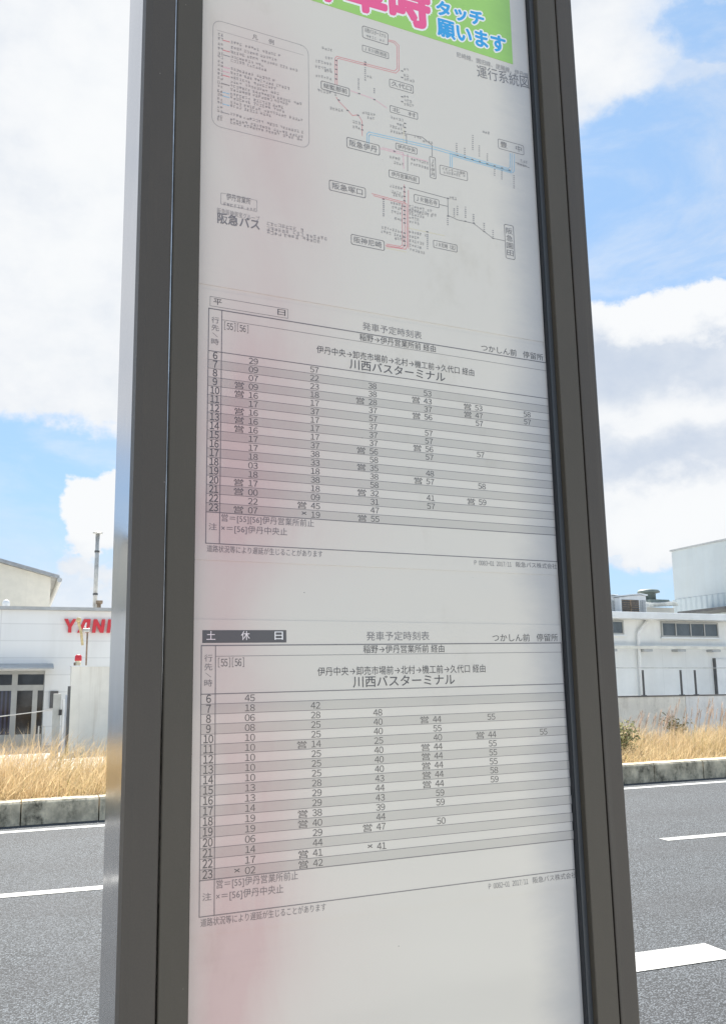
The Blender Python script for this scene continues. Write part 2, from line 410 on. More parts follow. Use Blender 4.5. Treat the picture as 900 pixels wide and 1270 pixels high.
for i, ch_ in enumerate('YANMAR'):
    w = wl*(1.0 if ch_ != 'M' else 1.05)
    pts = [(cxp+px*w*.92+(-.10+sh*pz*.35)*H*(ch_ != 'Y'), YF-.11, zb_+pz*H) for px, pz in g[ch_]]
    o = L(MB().prism(pts, (0, .09, 0)), 'letter', red_paint, sg)
    if ch_ in 'AR':
        hp = {'A': [(.50, .38), (.70, .38), (.70, .74), (.60, .74)], 'R': [(.30, .58), (.66, .58), (.70, .64), (.70, .74), (.66, .78), (.30, .78)]}[ch_]
        pts = [(cxp+px*w*.92+(-.10+sh*pz*.35)*H, YF-.113, zb_+pz*H) for px, pz in hp]
        L(MB().prism(pts, (0, .002, 0)), 'counter', white_siding, o)
    cxp += pitch*(1.12 if ch_ == 'M' else 1.0)

# block wall in front with lamp and beacon
YB = 26.0
block_m = material('rendered_block', (0.78, 0.75, 0.67), 0.85, var=0.05, vscale=1.5, bump=0.1,
                   fn=lambda N, c, t, p: N.mix(N.mul(N.step(N.noise(N.mapping(t, (3, 3, 0.12)), 1.6, 5, 0.7), 0.52, 0.74), 0.35), c, (0.42, 0.36, 0.27)))
bx0, bx1, bz = A(88.5, 850, YB).x, A(330, 850, YB).x, A(110, 827, YB).z
bw = empty('gate_wall', ((bx0+bx1)/2, YB, gz(0)), 0, 'plain cream rendered wall with a red beacon on its top corner', 'wall')
L(MB().box(bx0, bx1, YB, YB+.6, -.2, bz), 'wall_body', block_m, bw)
L(MB().box(bx0-.015, bx1+.02, YB-.015, YB+.62, bz+.002, bz+.035), 'coping', white_paint, bw)
q = A(97, 826, YB+.1); bz2 = bz+.035
be = empty('warning_beacon', (q.x, YB+.1, bz2), 0, 'small red warning beacon on a cream base, left corner of the cream wall', 'beacon')
px = lambda a, b, y, Yp: A(b, y, Yp).x-A(a, y, Yp).x
L(MB().lathe((q.x, YB+.1, bz2), [(.075, 0), (.08, .05), (.065, .06), (.065, .10), (.085, .12)], 16), 'base', material('beacon_base', (.66, .60, .45), .5), be)
L(MB().lathe((q.x, YB+.1, bz2+.121), [(.085, 0), (.09, .03), (.085, .12), (.06, .155), (.02, .165)], 16), 'lens', red_paint, be, smooth=True)
L(MB().box(q.x-.11, q.x-.07, YB+.05, YB+.12, bz2, bz2+.08), 'bracket', rust, be)
q = A(107, 826, YB+.2)
fl = empty('floodlight', (q.x, YB+.2, bz2), 0, 'yellowed twin floodlight on a thin pole above the cream wall', 'lamp')
zc = A(107, 784, YB+.2).z
L(MB().tube([(q.x, YB+.2, bz2), (q.x, YB+.2, zc)], .022), 'pole', rust, fl)
L(MB().box(A(103.5, 780, YB).x, A(112.5, 780, YB).x, YB+.1, YB+.3, zc, A(107, 779.5, YB+.2).z), 'lamp_bracket', steel, fl, bevel=.01)
yel = material('yellowed_plastic', (.62, .50, .27), .5, var=.25, vscale=12)
a_, b_ = A(97.5, 769, YB), A(103, 800, YB)
L(MB().tube([(a_.x, YB+.15, a_.z), (A(101.5, 785, YB).x, YB+.12, A(101, 785, YB).z), (b_.x, YB+.1, b_.z)], .035), 'lamp_arm', yel, fl)
L(MB().prism([(a_.x+dx, YB+.05, a_.z+dz) for dx, dz in ((-.06, -.02), (.07, -.05), (.08, .05), (-.03, .08))], (0, .2, 0)), 'lamp_head', yel, fl, bevel=.01)

# entrance posts and cabinet
cab_m = material('cabinet_grey', (0.40, 0.40, 0.37), 0.6, var=0.12)
YC = 25.0
a_, b_ = A(65.2, 900, YC).x, A(74.6, 900, YC).x
cb = empty('gate_cabinet', ((a_+b_)/2, YC, 0), 0, 'grey upright gate cabinet beside the showroom doors behind the grass', 'cabinet')
L(MB().box(a_, b_, YC, YC+.22, -.1, A(70, 860.5, YC).z), 'cabinet_body', cab_m, cb, bevel=.01)
L(MB().box(A(73.2, 883, YC).x, A(77.0, 883, YC).x, YC-.06, YC-.003, A(75, 887, YC).z, A(75, 880, YC).z), 'card_reader', black_plastic, cb)
a_ = A(78.2, 900, YC)
o = MB().tube([(0, 0, -.1), (0, 0, A(78, 868, YC).z)], .035).build('gate_post', white_paint, loc=(a_.x, YC+.1, 0)); tag(o, 'slim white gate post right of the grey cabinet', 'post')
a_ = A(84.8, 900, YC)
o = MB().box(-.035, .035, 0, .07, -.1, A(85, 851, YC).z).build('gate_post', dark_steel, loc=(a_.x, YC+.2, 0)); tag(o, 'dark square gate post close to the edge of the cream wall', 'post')
o = MB().box(-.03, .03, 0, .05, -.1, A(82, 862, YC).z).build('gate_post', material('pale_blue_paint', (.62, .66, .74), .5), loc=(A(82, 900, YC).x, YC+.3, 0)); tag(o, 'pale bluish flat post between the white and the dark gate posts', 'post')
a_, b_ = A(-160, 903, YC), A(65, 880.5, YC)
mid = [Vector((a_.x+(b_.x-a_.x)*i/12, YC+.1, a_.z+(b_.z-a_.z)*i/12-.10*math.sin(math.pi*i/12)*.4)) for i in range(13)]
mb = MB().tube([p-Vector((b_.x, YC+.1, 0)) for p in mid], .012, 6)
o = mb.build('gate_chain', steel, loc=(b_.x, YC+.1, 0)); tag(o, 'pale thin barrier rope stretched across in front of the showroom doors', 'rope')
MB().box(a_.x-b_.x-.05, a_.x-b_.x+.05, -.05, .05, -.1, a_.z+.05).build('end_post', steel, o)
a_, b_ = A(48.5, 900, 27), A(55, 900, 27)
o = MB().tube([(a_.x-b_.x, 0, -.1), (a_.x-b_.x, 0, A(50, 900.5, 27).z), (0, 0, A(50, 900.5, 27).z), (0, 0, -.1)], .02, 8).build('guard_rail', steel, loc=(b_.x, 27, 0)); tag(o, 'small bent pipe guard rail before the right showroom door', 'rail')

# ------------------------------------------------------------------ buildings on the right
grey_siding = material('grey_siding', (0.80, 0.805, 0.78), 0.65, var=0.06, vscale=0.8, fn=siding_fn(0.9, 40, 0.93, 0.012))
grey_sheet = material('grey_sheet', (0.53, 0.58, 0.595), 0.55, var=0.04, vscale=0.5, fn=siding_fn(1.1, 2.4, 0.96, 0.015))
grey_rib = material('grey_ribbed_sheet', (0.52, 0.58, 0.60), 0.5, var=0.03)
fascia_m = material('fascia_white', (0.74, 0.76, 0.76), 0.45, var=0.08, vscale=1)
win_glass = material('window_glass', (0.10, 0.12, 0.135), 0.12, var=0.2, vscale=2)
YAWR = R(3.9); UR = Vector((math.cos(YAWR), math.sin(YAWR), 0)); NR = Vector((-math.sin(YAWR), math.cos(YAWR), 0))
W0 = atY(760, 800, 24.0); W0.z = 0
def B(x, y, dep=0.0):                          # photo pixel -> (along facade, height) on the plane dep behind the facade
    p = hit(x, y, W0+NR*dep, NR); return (p-W0).dot(UR), p.z
ws = empty('workshop_building', (W0.x, W0.y, gz(W0.x)), YAWR, 'long low grey workshop with a band of windows and white eaves, right of the sign', 'building')
zo = gz(W0.x)
def Z_(z): return z-zo
fx0, fx1 = B(640, 800)[0], B(1150, 800)[0]
ztop = Z_(B(830, 767)[1])
mb = MB().box(fx0, fx1, 0, 12, -.3, ztop)
mb.build('wall', grey_siding, ws)
# fascia and roof
zf0, zf1 = Z_(B(830, 768.3, -.45)[1]), Z_(B(830, 760.0, -.45)[1])
MB().box(fx0-.2, fx1+.2, -.45, -.05, zf0, zf1).build('fascia', fascia_m, ws, bevel=.02)
mb = MB(); n = 60
mb.prism([(fx0-.2, -.05, zf1-.05), (fx0-.2, -.05, zf1+.02), (fx0-.2, 6, zf1+.35), (fx0-.2, 12.2, zf1+.02), (fx0-.2, 12.2, zf1-.05)], (fx1-fx0+.4, 0, 0))
mb.build('roof', roof_grey, ws)
def window(xa, xb, ya, yb, panes, par=ws):
    a, b = B(xa, (ya+yb)/2)[0], B(xb, (ya+yb)/2)[0]; xm = (xa+xb)/2
    z1, z0 = Z_(B(xm, ya)[1]), Z_(B(xm, yb)[1]); t = .045
    mb = MB().box(a, b, -.05, -.002, z1-t, z1).box(a, b, -.05, -.002, z0, z0+t)
    n = len(panes)
    edges = [a]+[B(px_, (ya+yb)/2)[0] for px_ in panes]+[b]
    for i, e in enumerate(edges):
        w = t if i in (0, len(edges)-1) else t*.9
        c = e+w/2 if i == 0 else (e-w/2 if i == len(edges)-1 else e)
        mb.box(c-w/2, c+w/2, -.048, -.004, z0+t, z1-t)
    fr = mb.build('window', alu, par)
    MB().box(a-.05, b+.05, -.09, -.002, z0-.05, z0-.003).build('sill', fascia_m, fr)
    for e0, e1 in zip(edges[:-1], edges[1:]):
        MB().box(e0+t*.5, e1-t*.5, -.022, -.006, z0+t, z1-t).build('pane', win_glass, fr)
window(757, 771.8, 769.5, 787.0, [])
window(818.8, 889.0, 772.0, 790.5, [836.5, 854.8, 871.8])
window(930, 985, 775, 793, [945, 958, 972])
# horizontal pipe rail with brackets
za = Z_(B(830, 803.2, -.25)[1])
rl = MB().box(fx0, fx1, -.29, -.2, za-.045, za+.045).build('pipe_rail', material('rail_cream', (.72, .70, .62), .5, var=.1), ws)
for pxx in (752, 796, 837, 880, 925, 975):
    bx = B(pxx, 805)[0]; MB().box(bx-.16, bx+.16, -.27, -.003, za-.12, za-.048).build('bracket', trim_grey, rl)
# downpipe
pt = lambda x, y, d=-.1: (B(x, y, d)[0], d, Z_(B(x, y, d)[1]))
e0 = pt(803, 769)
MB().tube([(e0[0], -.3, e0[2]), e0, pt(791.2, 784.5), pt(790.8, 787), (pt(790.8, 787)[0], -.1, -.2)], .05, 10).build('downpipe', white_paint, ws, smooth=True)
dx0, dx1 = B(885.5, 840)[0], B(960, 840)[0]; dz1 = Z_(B(890, 817.5, -.08)[1])
dr = MB().box(dx0, dx1, -.1, -.003, -.1, dz1).build('sliding_door', white_paint, ws)
MB().box(dx0-.035, dx0-.002, -.11, -.003, -.1, dz1+.03).build('door_edge', dark_steel, dr)
# service cable stretched across the front
zcab = Z_(B(830, 828.6, -1.2)[1])
MB().tube([(fx0, -1.2, zcab+.02), (fx0+6, -1.2, zcab), (fx1, -1.2, zcab-.02)], .012, 6).build('cable', steel, ws)
for xx in (fx0+.05, fx1-.05): MB().box(xx-.03, xx+.03, -1.25, -.003, zcab-.04, zcab+.05).build('cable_arm', steel, ws)

# concrete boundary wall and fence posts
YWd = -5.0
wa_, wb_ = B(690, 870, YWd)[0], B(1000, 870, YWd)[0]; wj = B(850.3, 880, YWd)[0]; wtop = Z_(B(840, 863.6, YWd)[1])
conc = material('boundary_concrete', (0.84, 0.81, 0.72), 0.85, var=0.08, vscale=2.0, bump=0.15, fn=stain_fn((0.36, 0.34, 0.28), 0.5))
conc2 = material('newer_concrete', (0.84, 0.84, 0.81), 0.85, var=0.06, vscale=2.0, bump=0.15, fn=stain_fn((0.42, 0.41, 0.38), 0.5))
P_ = W0+NR*YWd+UR*wj
bnd = empty('boundary_wall', (P_.x, P_.y, zo), YAWR, 'low concrete boundary wall, yellowish on the left and whiter on the right, behind dry grass', 'wall')
MB().box(wa_-wj, -.008, 0, .15, -.3, wtop).build('wall_bay', conc, bnd)
MB().box(.008, wb_-wj, 0, .15, -.3, wtop).build('wall_bay', conc2, bnd)
MB().box(wa_-wj, wb_-wj, -.012, .16, wtop+.002, wtop+.03).build('capping', dark_steel, bnd)
for i, (xt, lab) in enumerate(((799.8, 'dark steel fence post on the boundary wall, nearest to the sign'), (846.8, 'dark steel fence post on the boundary wall, middle of the three'), (864.5, 'dark steel fence post on the boundary wall, nearest to the white door'))):
    ax = B(xt, 848, YWd)[0]; Q = W0+NR*(YWd+.07)+UR*ax; h = Z_(B(xt, 831, YWd)[1])-wtop-.03
    o = MB().box(-.016, .016, -.02, .02, 0, h).box(-.05, .05, -.04, .04, 0, .012).build('fence_post', dark_steel, loc=(Q.x, Q.y, zo+wtop+.03))
    o.rotation_euler.z = YAWR; tag(o, lab, 'fence post', 'dark fence posts on the boundary wall')

# rooftop units on the workshop
def roofz(dep): return zf1+.02+(.33*dep/6 if dep < 6 else .33*(12.2-dep)/6.2)
def rooftop(name, xa, xb, yt, dep, w, label, louvre):
    a, b = B(xa, 750, dep)[0], B(xb, 750, dep)[0]; z1 = Z_(B((xa+xb)/2, yt, dep)[1]); zb = roofz(dep+w/2)-.04
    r = empty(name, W0+NR*dep+UR*((a+b)/2)+Vector((0, 0, zo+zb)), YAWR, label, 'roof unit', 'louvred units on the workshop roof')
    hw = (b-a)/2; hh = z1-zb
    MB().prism([(-hw, 0, 0), (-hw, 0, hh*.86), (-hw*.3, 0, hh*.93), (hw*.55, 0, hh), (hw, 0, hh*.95), (hw, 0, 0)], (0, w, 0)).build('housing', white_paint, r, bevel=.015)
    MB().prism([(-hw-.04, -.05, hh*.86+.012), (-hw-.04, -.05, hh*.86+.05), (-hw*.3, -.05, hh*.93+.05), (hw*.55, -.05, hh+.05), (hw+.04, -.05, hh*.95+.05), (hw+.04, -.05, hh*.95+.012), (hw*.55, -.05, hh+.012), (-hw*.3, -.05, hh*.93+.012)], (0, w+.1, 0)).build('lid', fascia_m, r)
    for l0, l1, mat_ in louvre:
        aa, bb = -hw+2*hw*l0, -hw+2*hw*l1
        MB().box(aa, bb, -.012, -.002, hh*.12, hh*.74).build('opening', mat_, r)
        mb = MB(); k = 6 if mat_ is dark_steel else 4
        for i in range(k):
            z = hh*.12+hh*.62*(i+.5)/k; mb.box(aa, bb, -.03, -.014, z-.012, z+.012)
        mb.box((aa+bb)/2-.02, (aa+bb)/2+.02, -.034, -.013, hh*.12, hh*.74)
        mb.build('louvre', rust if mat_ is dark_steel else trim_grey, r)
    return r
light_void = material('pale_void', (.45, .46, .45), .7)
rooftop('roof_unit', 768.5, 801, 737.5, 2.0, 1.2, 'white louvred roof unit with a wide dark opening, left of the mushroom vent', [(.06, .70, dark_steel), (.75, .96, light_void)])
rooftop('roof_unit', 737, 767.5, 738.5, 2.3, 1.2, 'white roof unit with pale grille, partly hidden behind the sign post', [(.70, .95, light_void)])
# small corrugated roof with a mushroom ventilator
D3 = 7.5
a, b = B(802.5, 750, D3)[0], B(839.5, 750, D3)[0]; z1, z2 = Z_(B(820, 752.5, D3)[1]), Z_(B(820, 748.0, D3)[1]); zb = roofz(D3)-.1
lan = empty('roof_lantern', W0+NR*D3+UR*((a+b)/2)+Vector((0, 0, zo+zb)), YAWR, 'low corrugated lantern roof with a mushroom ventilator on the workshop', 'roof lantern')
hw = (b-a)/2
MB().box(-hw*.93, hw*.93, .15, 2.4, 0, z1-zb-.02).build('base', cream_wall, lan)
mb = MB(); n = 22*6; prof = []
for i in range(n+1):
    x = -hw+2*hw*i/n; w = .055*math.sin(2*math.pi*i/6)
    tilt = (i/n)*.10
    for yy, zz in ((-.05, z1-zb), (1.3, z2-zb+.12), (2.6, z1-zb)):
        for th in (0, .045): mb.v.append((x, yy, zz+w+th+tilt))
for i in range(n):
    k = i*6; k2 = k+6
    for q0, q1 in ((0, 2), (2, 4)):
        mb.f += [(k+q0, k+q1, k2+q1, k2+q0), (k+q0+1, k2+q0+1, k2+q1+1, k+q1+1)]
    mb.f += [(k, k2, k2+1, k+1), (k+4, k+5, k2+5, k2+4)]
mb.build('corrugated_roof', material('cement_sheet', (.55, .56, .53), .8, var=.25, vscale=3, bump=.2), lan)
vm = material('vent_green_grey', (.20, .235, .21), .55, var=.2, vscale=5)
cx_ = B(824.5, 738, D3)[0]-(a+b)/2; s1 = (B(835, 731, D3)[0]-B(813, 731, D3)[0])/2
zz = lambda y: Z_(B(824, y, D3)[1])-zb
vt = MB().lathe((cx_, 1.0, 0), [(s1*.62, zz(742)-.02), (s1*.62, zz(733.5)), (s1*.66, zz(733))], 20).build('vent_neck', vm, lan, smooth=True)
MB().lathe((cx_, 1.0, 0), [(s1*.6, zz(733.6)), (s1*.98, zz(732.6)), (s1, zz(731)), (s1*.85, zz(729)), (s1*.3, zz(728))], 20).build('vent_cap', vm, lan, smooth=True)
MB().prism([(cx_-s1*1.15, .35, zz(748.5)), (cx_-s1*1.05, .35, zz(742.5)), (cx_+s1*1.05, .35, zz(742.5)), (cx_+s1*1.25, .35, zz(748.5))], (0, 1.3, 0)).build('vent_skirt', vm, lan)

# tall grey building whose long side runs back from the road
d0 = ray(833, 700); tY = 56.0/d0.y; XB = (CAM+d0*tY).x
hitX = lambda x, y: hit(x, y, Vector((XB, 0, 0)), Vector((1, 0, 0)))
zb1 = hitX(833, 684).z; zb0 = hitX(870, 739).z
tb = empty('warehouse', (XB, 56, 0), 0, 'tall plain grey metal clad warehouse at the right behind the workshop', 'building')
MB().box(0, 34, -26, 0, zb0, zb1).build('upper_wall', grey_sheet, tb)
mb = MB(); x = -26.0
while x < 0:
    mb.prism([(-.0, x, -.5), (-.07, x+.10, -.5), (-.07, x+.32, -.5), (0, x+.42, -.5)], (0, 0, zb0-.02+.5)); x += .55
mb.box(.002, 33.9, -26, 0, -.5, zb0-.01)
mb.build('ribbed_base', grey_rib, tb)
MB().box(-.08, 34.1, -26.1, .1, zb1+.003, zb1+.12).build('coping', trim_grey, tb)
zc0 = hitX(895, 760).z
MB().prism([(-.02, -26, zc0), (-.02, -26, zc0+.30), (-2.6, -26, zc0+.12), (-2.6, -26, zc0-.05)], (0, 22.5, 0)).build('canopy', dark_steel, tb)

# ------------------------------------------------------------------ grass and shrubs on the verge
def grass_material():
    m = bpy.data.materials.new('dry_grass'); m.use_nodes = True; N = NT(m.node_tree); p = N.n['Principled BSDF']
    rnd = N.new('ShaderNodeNewGeometry').outputs['Random Per Island']
    cr = N.new('ShaderNodeValToRGB'); N.l.new(rnd, cr.inputs[0])
    e = cr.color_ramp.elements; e[0].position = 0; e[0].color = (.42, .31, .17, 1); e[1].position = 1; e[1].color = (.74, .60, .37, 1)
    for pos, c in ((.18, (.54, .40, .22, 1)), (.45, (.60, .46, .26, 1)), (.75, (.67, .53, .31, 1)), (.06, (.25, .24, .09, 1))):
        k = e.new(pos); k.color = c
    t = N.new('ShaderNodeTexCoord').outputs['Object']
    c = N.mix(N.mul(N.step(N.noise(t, 0.8, 4, 0.6), 0.42, 0.7), 0.45), cr.outputs[0], (.66, .48, .30))
    N.l.new(c, p.inputs['Base Color']); p.inputs['Roughness'].default_value = .6; p.inputs['Specular IOR Level'].default_value = .2
    tr = N.new('ShaderNodeBsdfTranslucent'); N.l.new(c, tr.inputs[0])
    ms = N.new('ShaderNodeMixShader'); ms.inputs[0].default_value = .45
    N.l.new(p.outputs[0], ms.inputs[1]); N.l.new(tr.outputs[0], ms.inputs[2])
    N.l.new(ms.outputs[0], N.n['Material Output'].inputs[0]); return m
grass_m = grass_material()
def blade(mb, x, y, z, h, w, lx, ly, seg=4, curl=1.0):
    k = len(mb.v); th = random.uniform(0, math.pi); wx, wy = math.cos(th)*w, math.sin(th)*w
    for i in range(seg):
        t = i/seg; b = t**1.8*curl
        px_, py_, pz = x+lx*b, y+ly*b, z+h*(t-.18*b*min(1, math.hypot(lx, ly)/h))
        f = 1-.55*t
        mb.v += [(px_-wx*f, py_-wy*f, pz), (px_+wx*f, py_+wy*f, pz)]
    b = curl; mb.v.append((x+lx*b, y+ly*b, z+h*(1-.18*b*min(1, math.hypot(lx, ly)/h))))
    for i in range(seg-1): mb.f.append((k+2*i, k+2*i+1, k+2*i+3, k+2*i+2))
    mb.f.append((k+2*seg-2, k+2*seg-1, k+2*seg))
mb = MB(); NB = 60000
for i in range(NB):
    x = random.uniform(-9, 17) if random.random() < .9 else random.uniform(-20, 26)
    r = random.random(); y = 12.66+ (r**1.25)*2.9
    lump = noise.noise(Vector((x*.55, y*.6, 0)))*.5+noise.noise(Vector((x*1.9, y*1.9, 5)))*.35
    hmax = (.74 if x < 5 else .50)*min(1.0, .42+(y-12.66)*.62)
    h = hmax*(random.uniform(.50, 1.20)+lump*1.0)
    if h < .1: h = .1
    a = random.gauss(.3, 1.3); l = h*abs(random.gauss(.55, .38))
    blade(mb, x, y, gz(x)+.19, h, random.uniform(.0018, .0045), math.cos(a)*l, math.sin(a)*l-(.12*h if y < 12.9 else 0))
o = mb.build('dry_grass', grass_m); tag(o, 'dense pale straw coloured dry grass along the far kerb', 'grass', kind='stuff')

reed_m = material('reed_stalk', (.64, .51, .40), .8, var=.3, vscale=6)
rs, rp = MB(), MB()
for pxx, yy, n, hh, ll in ((808, 15.2, 16, .74, .28), (868, 15.4, 18, .84, .22), (892, 15.2, 14, .78, .25), (790, 15.0, 8, .64, .3)):
    q = atY(pxx, 900, yy)
    for i in range(n):
        x, y = q.x+random.gauss(0, .32), yy+random.gauss(0, .25); h = hh*random.uniform(.7, 1.1); lx = ll*h+random.gauss(0, .06)
        rs.tube([(x+lx*(t**1.6), y, gz(x)+.2+h*t) for t in (0, .35, .7, 1)], .004, 4)
        for k in range(30):
            t = .70+.30*k/30
            blade(rp, x+lx*(t**1.6), y, gz(x)+.2+h*t, random.uniform(.05, .11), .003, random.uniform(-.02, .09), random.uniform(-.05, .05), 2)
k = len(rs.v); rs.v += rp.v; rs.f += [tuple(k+i for i in fc) for fc in rp.f]
o = rs.build('feathery_reeds', reed_m); tag(o, 'pinkish feathery reeds above the dry grass', 'reeds', kind='stuff')
leaf_g = material('leaf_olive', (.16, .17, .05), .85, spec=.1, var=.4, vscale=9, vcol=(.42, .39, .19))
leaf_d = material('leaf_dark', (.10, .09, .045), .85, spec=.1, var=.4, vscale=9, vcol=(.22, .20, .09))
def shrub(cx, cy, rx, h, n, mat, label, leaf=.06):
    r = empty('shrub', (cx, cy, gz(cx)+.2), 0, label, 'shrub')
    tw = MB(); lf = MB()
    for i in range(16):
        a = random.uniform(0, 6.28); e = random.uniform(.2, 1)
        tip = (math.cos(a)*rx*e, math.sin(a)*rx*.6*e, h*random.uniform(.6, 1))
        tw.tube([(0, 0, -.05), (tip[0]*.45, tip[1]*.45, tip[2]*.6), tip], .008, 5, .003)
        for q in range(n//16):
            t = random.uniform(.25, 1.05); c = Vector(tip)*t+Vector((random.gauss(0, .07), random.gauss(0, .07), random.gauss(0, .05)))
            d = Vector((random.gauss(0, 1), random.gauss(0, 1), random.gauss(.3, .8))).normalized(); s = d.orthogonal().normalized()
            l = leaf*random.uniform(.6, 1.3); w = l*.3
            lf.poly([c-d*l*.5, c+s*w, c+d*l*.5, c-s*w])
    tw.build('stems', reed_m, r); lf.build('leaves', mat, r); return r
q = atY(772, 945, 13.6); shrub(q.x, 13.6, .36, .62, 900, leaf_g, 'olive green leafy weed close to the right edge of the sign post')
q = atY(838, 905, 15.6); shrub(q.x, 15.6, .40, .62, 560, leaf_d, 'dark tangled weed standing above the dry grass before the wall')

# ------------------------------------------------------------------ the bus stop sign
BY, BL_, BT, BD = 0.0994, 0.0047, -0.0097, 0.5514
u = Vector((math.cos(BY), math.sin(BY), 0)); n_ = Vector((math.sin(BY), -math.cos(BY), 0)); v = Vector((0, 0, 1))
c, s = math.cos(BL_), math.sin(BL_); u, v = c*u+s*v, c*v-s*u
c, s = math.cos(BT), math.sin(BT); v, n_ = c*v+s*n_, c*n_-s*v
OB = CAM-n_*BD
A0, B0 = 0.293, -(OB.z-0.153-gz(.2))           # local origin: middle of the post at pavement level
root = bpy.data.objects.new('bus_stop_sign', None); COL.objects.link(root)
Mb = Matrix(((u.x, -n_.x, v.x), (u.y, -n_.y, v.y), (u.z, -n_.z, v.z)))
root.matrix_world = Matrix.Translation(OB+u*A0+v*B0) @ Mb.to_4x4()
tag(root, 'tall dark framed bus stop post carrying a route map and two timetables', 'bus stop sign')
CP = -0.0088                                   # printed surface, behind the frame's front
def bd(x, y, cc=CP):                           # photo pixel -> local (x, z) on the printed surface
    q = hit(x, y, OB+n_*cc, n_)-OB; return Vector((q.dot(u)-A0, q.dot(v)-B0))
zlo, zhi = .62, 2.32                           # panel and frame limits above the pavement
xl, xr_ = .1164-A0, .4693-A0
xgl, xgr, xil, xir = .1362-A0, .4525-A0, .1540-A0, .4337-A0

def brushed_fn(N, c, t, p):
    n = N.noise(N.mapping(t, (260, 260, 2.0)), 1.0, 4, 0.6)
    sm = N.step(N.noise(N.mapping(t, (14, 14, 5)), 1.0, 5, 0.65), .35, .7)
    r = N.add(.06, N.add(N.mul(n, .05), N.mul(sm, .08))); N.l.new(r, p.inputs['Roughness'])
    return N.mix(N.mul(sm, .25), c, (.39, .38, .37))
stainless = material('stainless_steel', (.52, .515, .53), .2, 1.0, fn=brushed_fn)
def bronze_fn(N, c, t, p):
    p.inputs['Roughness'].default_value = .42; p.inputs['Specular IOR Level'].default_value = .8
    g = N.noise(t, 900, 3, .7); sm = N.step(N.noise(N.mapping(t, (20, 20, 6)), 1, 5, .65), .4, .75)
    b = N.new('ShaderNodeBump'); b.inputs['Strength'].default_value = .12; b.inputs['Distance'].default_value = .0005
    N.l.new(g, b.inputs['Height']); N.l.new(b.outputs[0], p.inputs['Normal'])
    c = N.mix(N.mul(N.step(g, .35, .65), .35), c, tuple(1.2*k for k in (.056, .048, .040)))
    c = N.mix(N.mul(sm, .45), c, (.075, .062, .048))
    st = N.step(N.noise(N.mapping(t, (120, 120, 1.6)), 1, 5, .7), .52, .75)
    c = N.mix(N.mul(st, .20), c, (.13, .118, .10))
    vo = N.new('ShaderNodeTexVoronoi'); N.l.new(t, vo.inputs['Vector']); vo.inputs['Scale'].default_value = 120
    sp = N.mul(N.m('LESS_THAN', vo.outputs['Distance'], N.add(.035, N.mul(N.add(g, -.5), .12))), N.m('GREATER_THAN', N.sep(vo.outputs['Color'])[0], .90))
    return N.mix(N.mul(sp, .6), c, (.30, .28, .25))
bronze = material('dark_bronze_paint', (.052, .044, .036), .5, 0, .5, fn=bronze_fn)
olive = material('olive_bronze_paint', (.056, .048, .035), .5, 0, .5, fn=bronze_fn)
gasket_m = material('rubber_gasket', (.018, .020, .024), .55)
acr_edge = material('acrylic_edge', (.050, .056, .064), .35)

# post body: stainless box, its left side shows
MB().box(xl+.0006, xr_-.0006, .0128, .0615, -.004, zhi+.02).build('post', stainless, root, bevel=.0012)
for sg_, (xo, xg_, xi) in (('l', (xl, xgl, xil)), ('r', (xr_, xgr, xir))):
    d = 1 if xo < xi else -1; ch_ = .0042 if d > 0 else .0015; gp = .0006
    prof = [(xo, .0126), (xo, .0026 if d > 0 else .001), (xo+d*ch_, 0), (xg_-d*(gp+.0006), 0), (xg_-d*gp, .0006), (xg_-d*gp, .0126)]
    MB().prism([(x, y-.0022+.0022, zlo-.03) for x, y in prof], (0, 0, zhi-zlo+.06)).build('frame_stile', bronze, root)
    prof = [(xg_+d*gp, .0126), (xg_+d*gp, .0008), (xg_+d*(gp+.0006), .0002), (xi-d*.0005, .0002), (xi, .0007), (xi, .0088)]
    prof += [(xi-d*.003, .0088), (xi-d*.003, .0126)]
    MB().prism([(x, y, zlo) for x, y in prof], (0, 0, zhi-zlo)).build('clamp_strip', olive, root)
MB().box(xil-.002, xir+.002, .0025, .009, zlo-.03, zlo+.02).build('frame_rail', bronze, root, bevel=.0006)
MB().box(xil-.002, xir+.002, .0025, .009, zhi-.02, zhi+.03).build('frame_rail', bronze, root, bevel=.0006)
MB().box(xl-.004, xr_+.004, -.003, .066, zhi+.031, zhi+.05).build('top_cap', stainless, root, bevel=.002)
MB().box(xl-.06, xr_+.06, -.05, .12, -.003, .012).build('base_plate', stainless, root, bevel=.002)
for sx_ in (-1, 1):
    for y_ in (-.03, .10): MB().lathe((sx_*.205, y_, .012), [(.013, 0), (.013, .009), (.009, .012)], 6).build('anchor_bolt', stainless, root)
MB().prism([(xgl-.0004, .0122, 1.18), (xgl-.0004, .0112, 1.18), (xgl-.0004, .0030, 1.46), (xgl-.0004, .0018, 1.70), (xgl-.0004, .0018, zhi), (xgl-.0004, .0122, zhi)], (.0007, 0, 0)).build('seam_glint_strip', material('glint_aluminium', (.62, .62, .62), .3, 1.0, var=.35, vscale=30), root)  # added bright sliver standing in for the glint in the left seam
MB().box(xir-.0042, xir-.0002, .0052, .0096, zlo+.021, zhi-.021).build('glazing_edge', acr_edge, root)
MB().box(xir-.0050, xir-.0043, .0060, .0096, zlo+.021, zhi-.021).build('gasket', gasket_m, root)
MB().box(xil+.0002, xil+.0010, .0060, .0096, zlo+.021, zhi-.021).build('gasket', gasket_m, root)

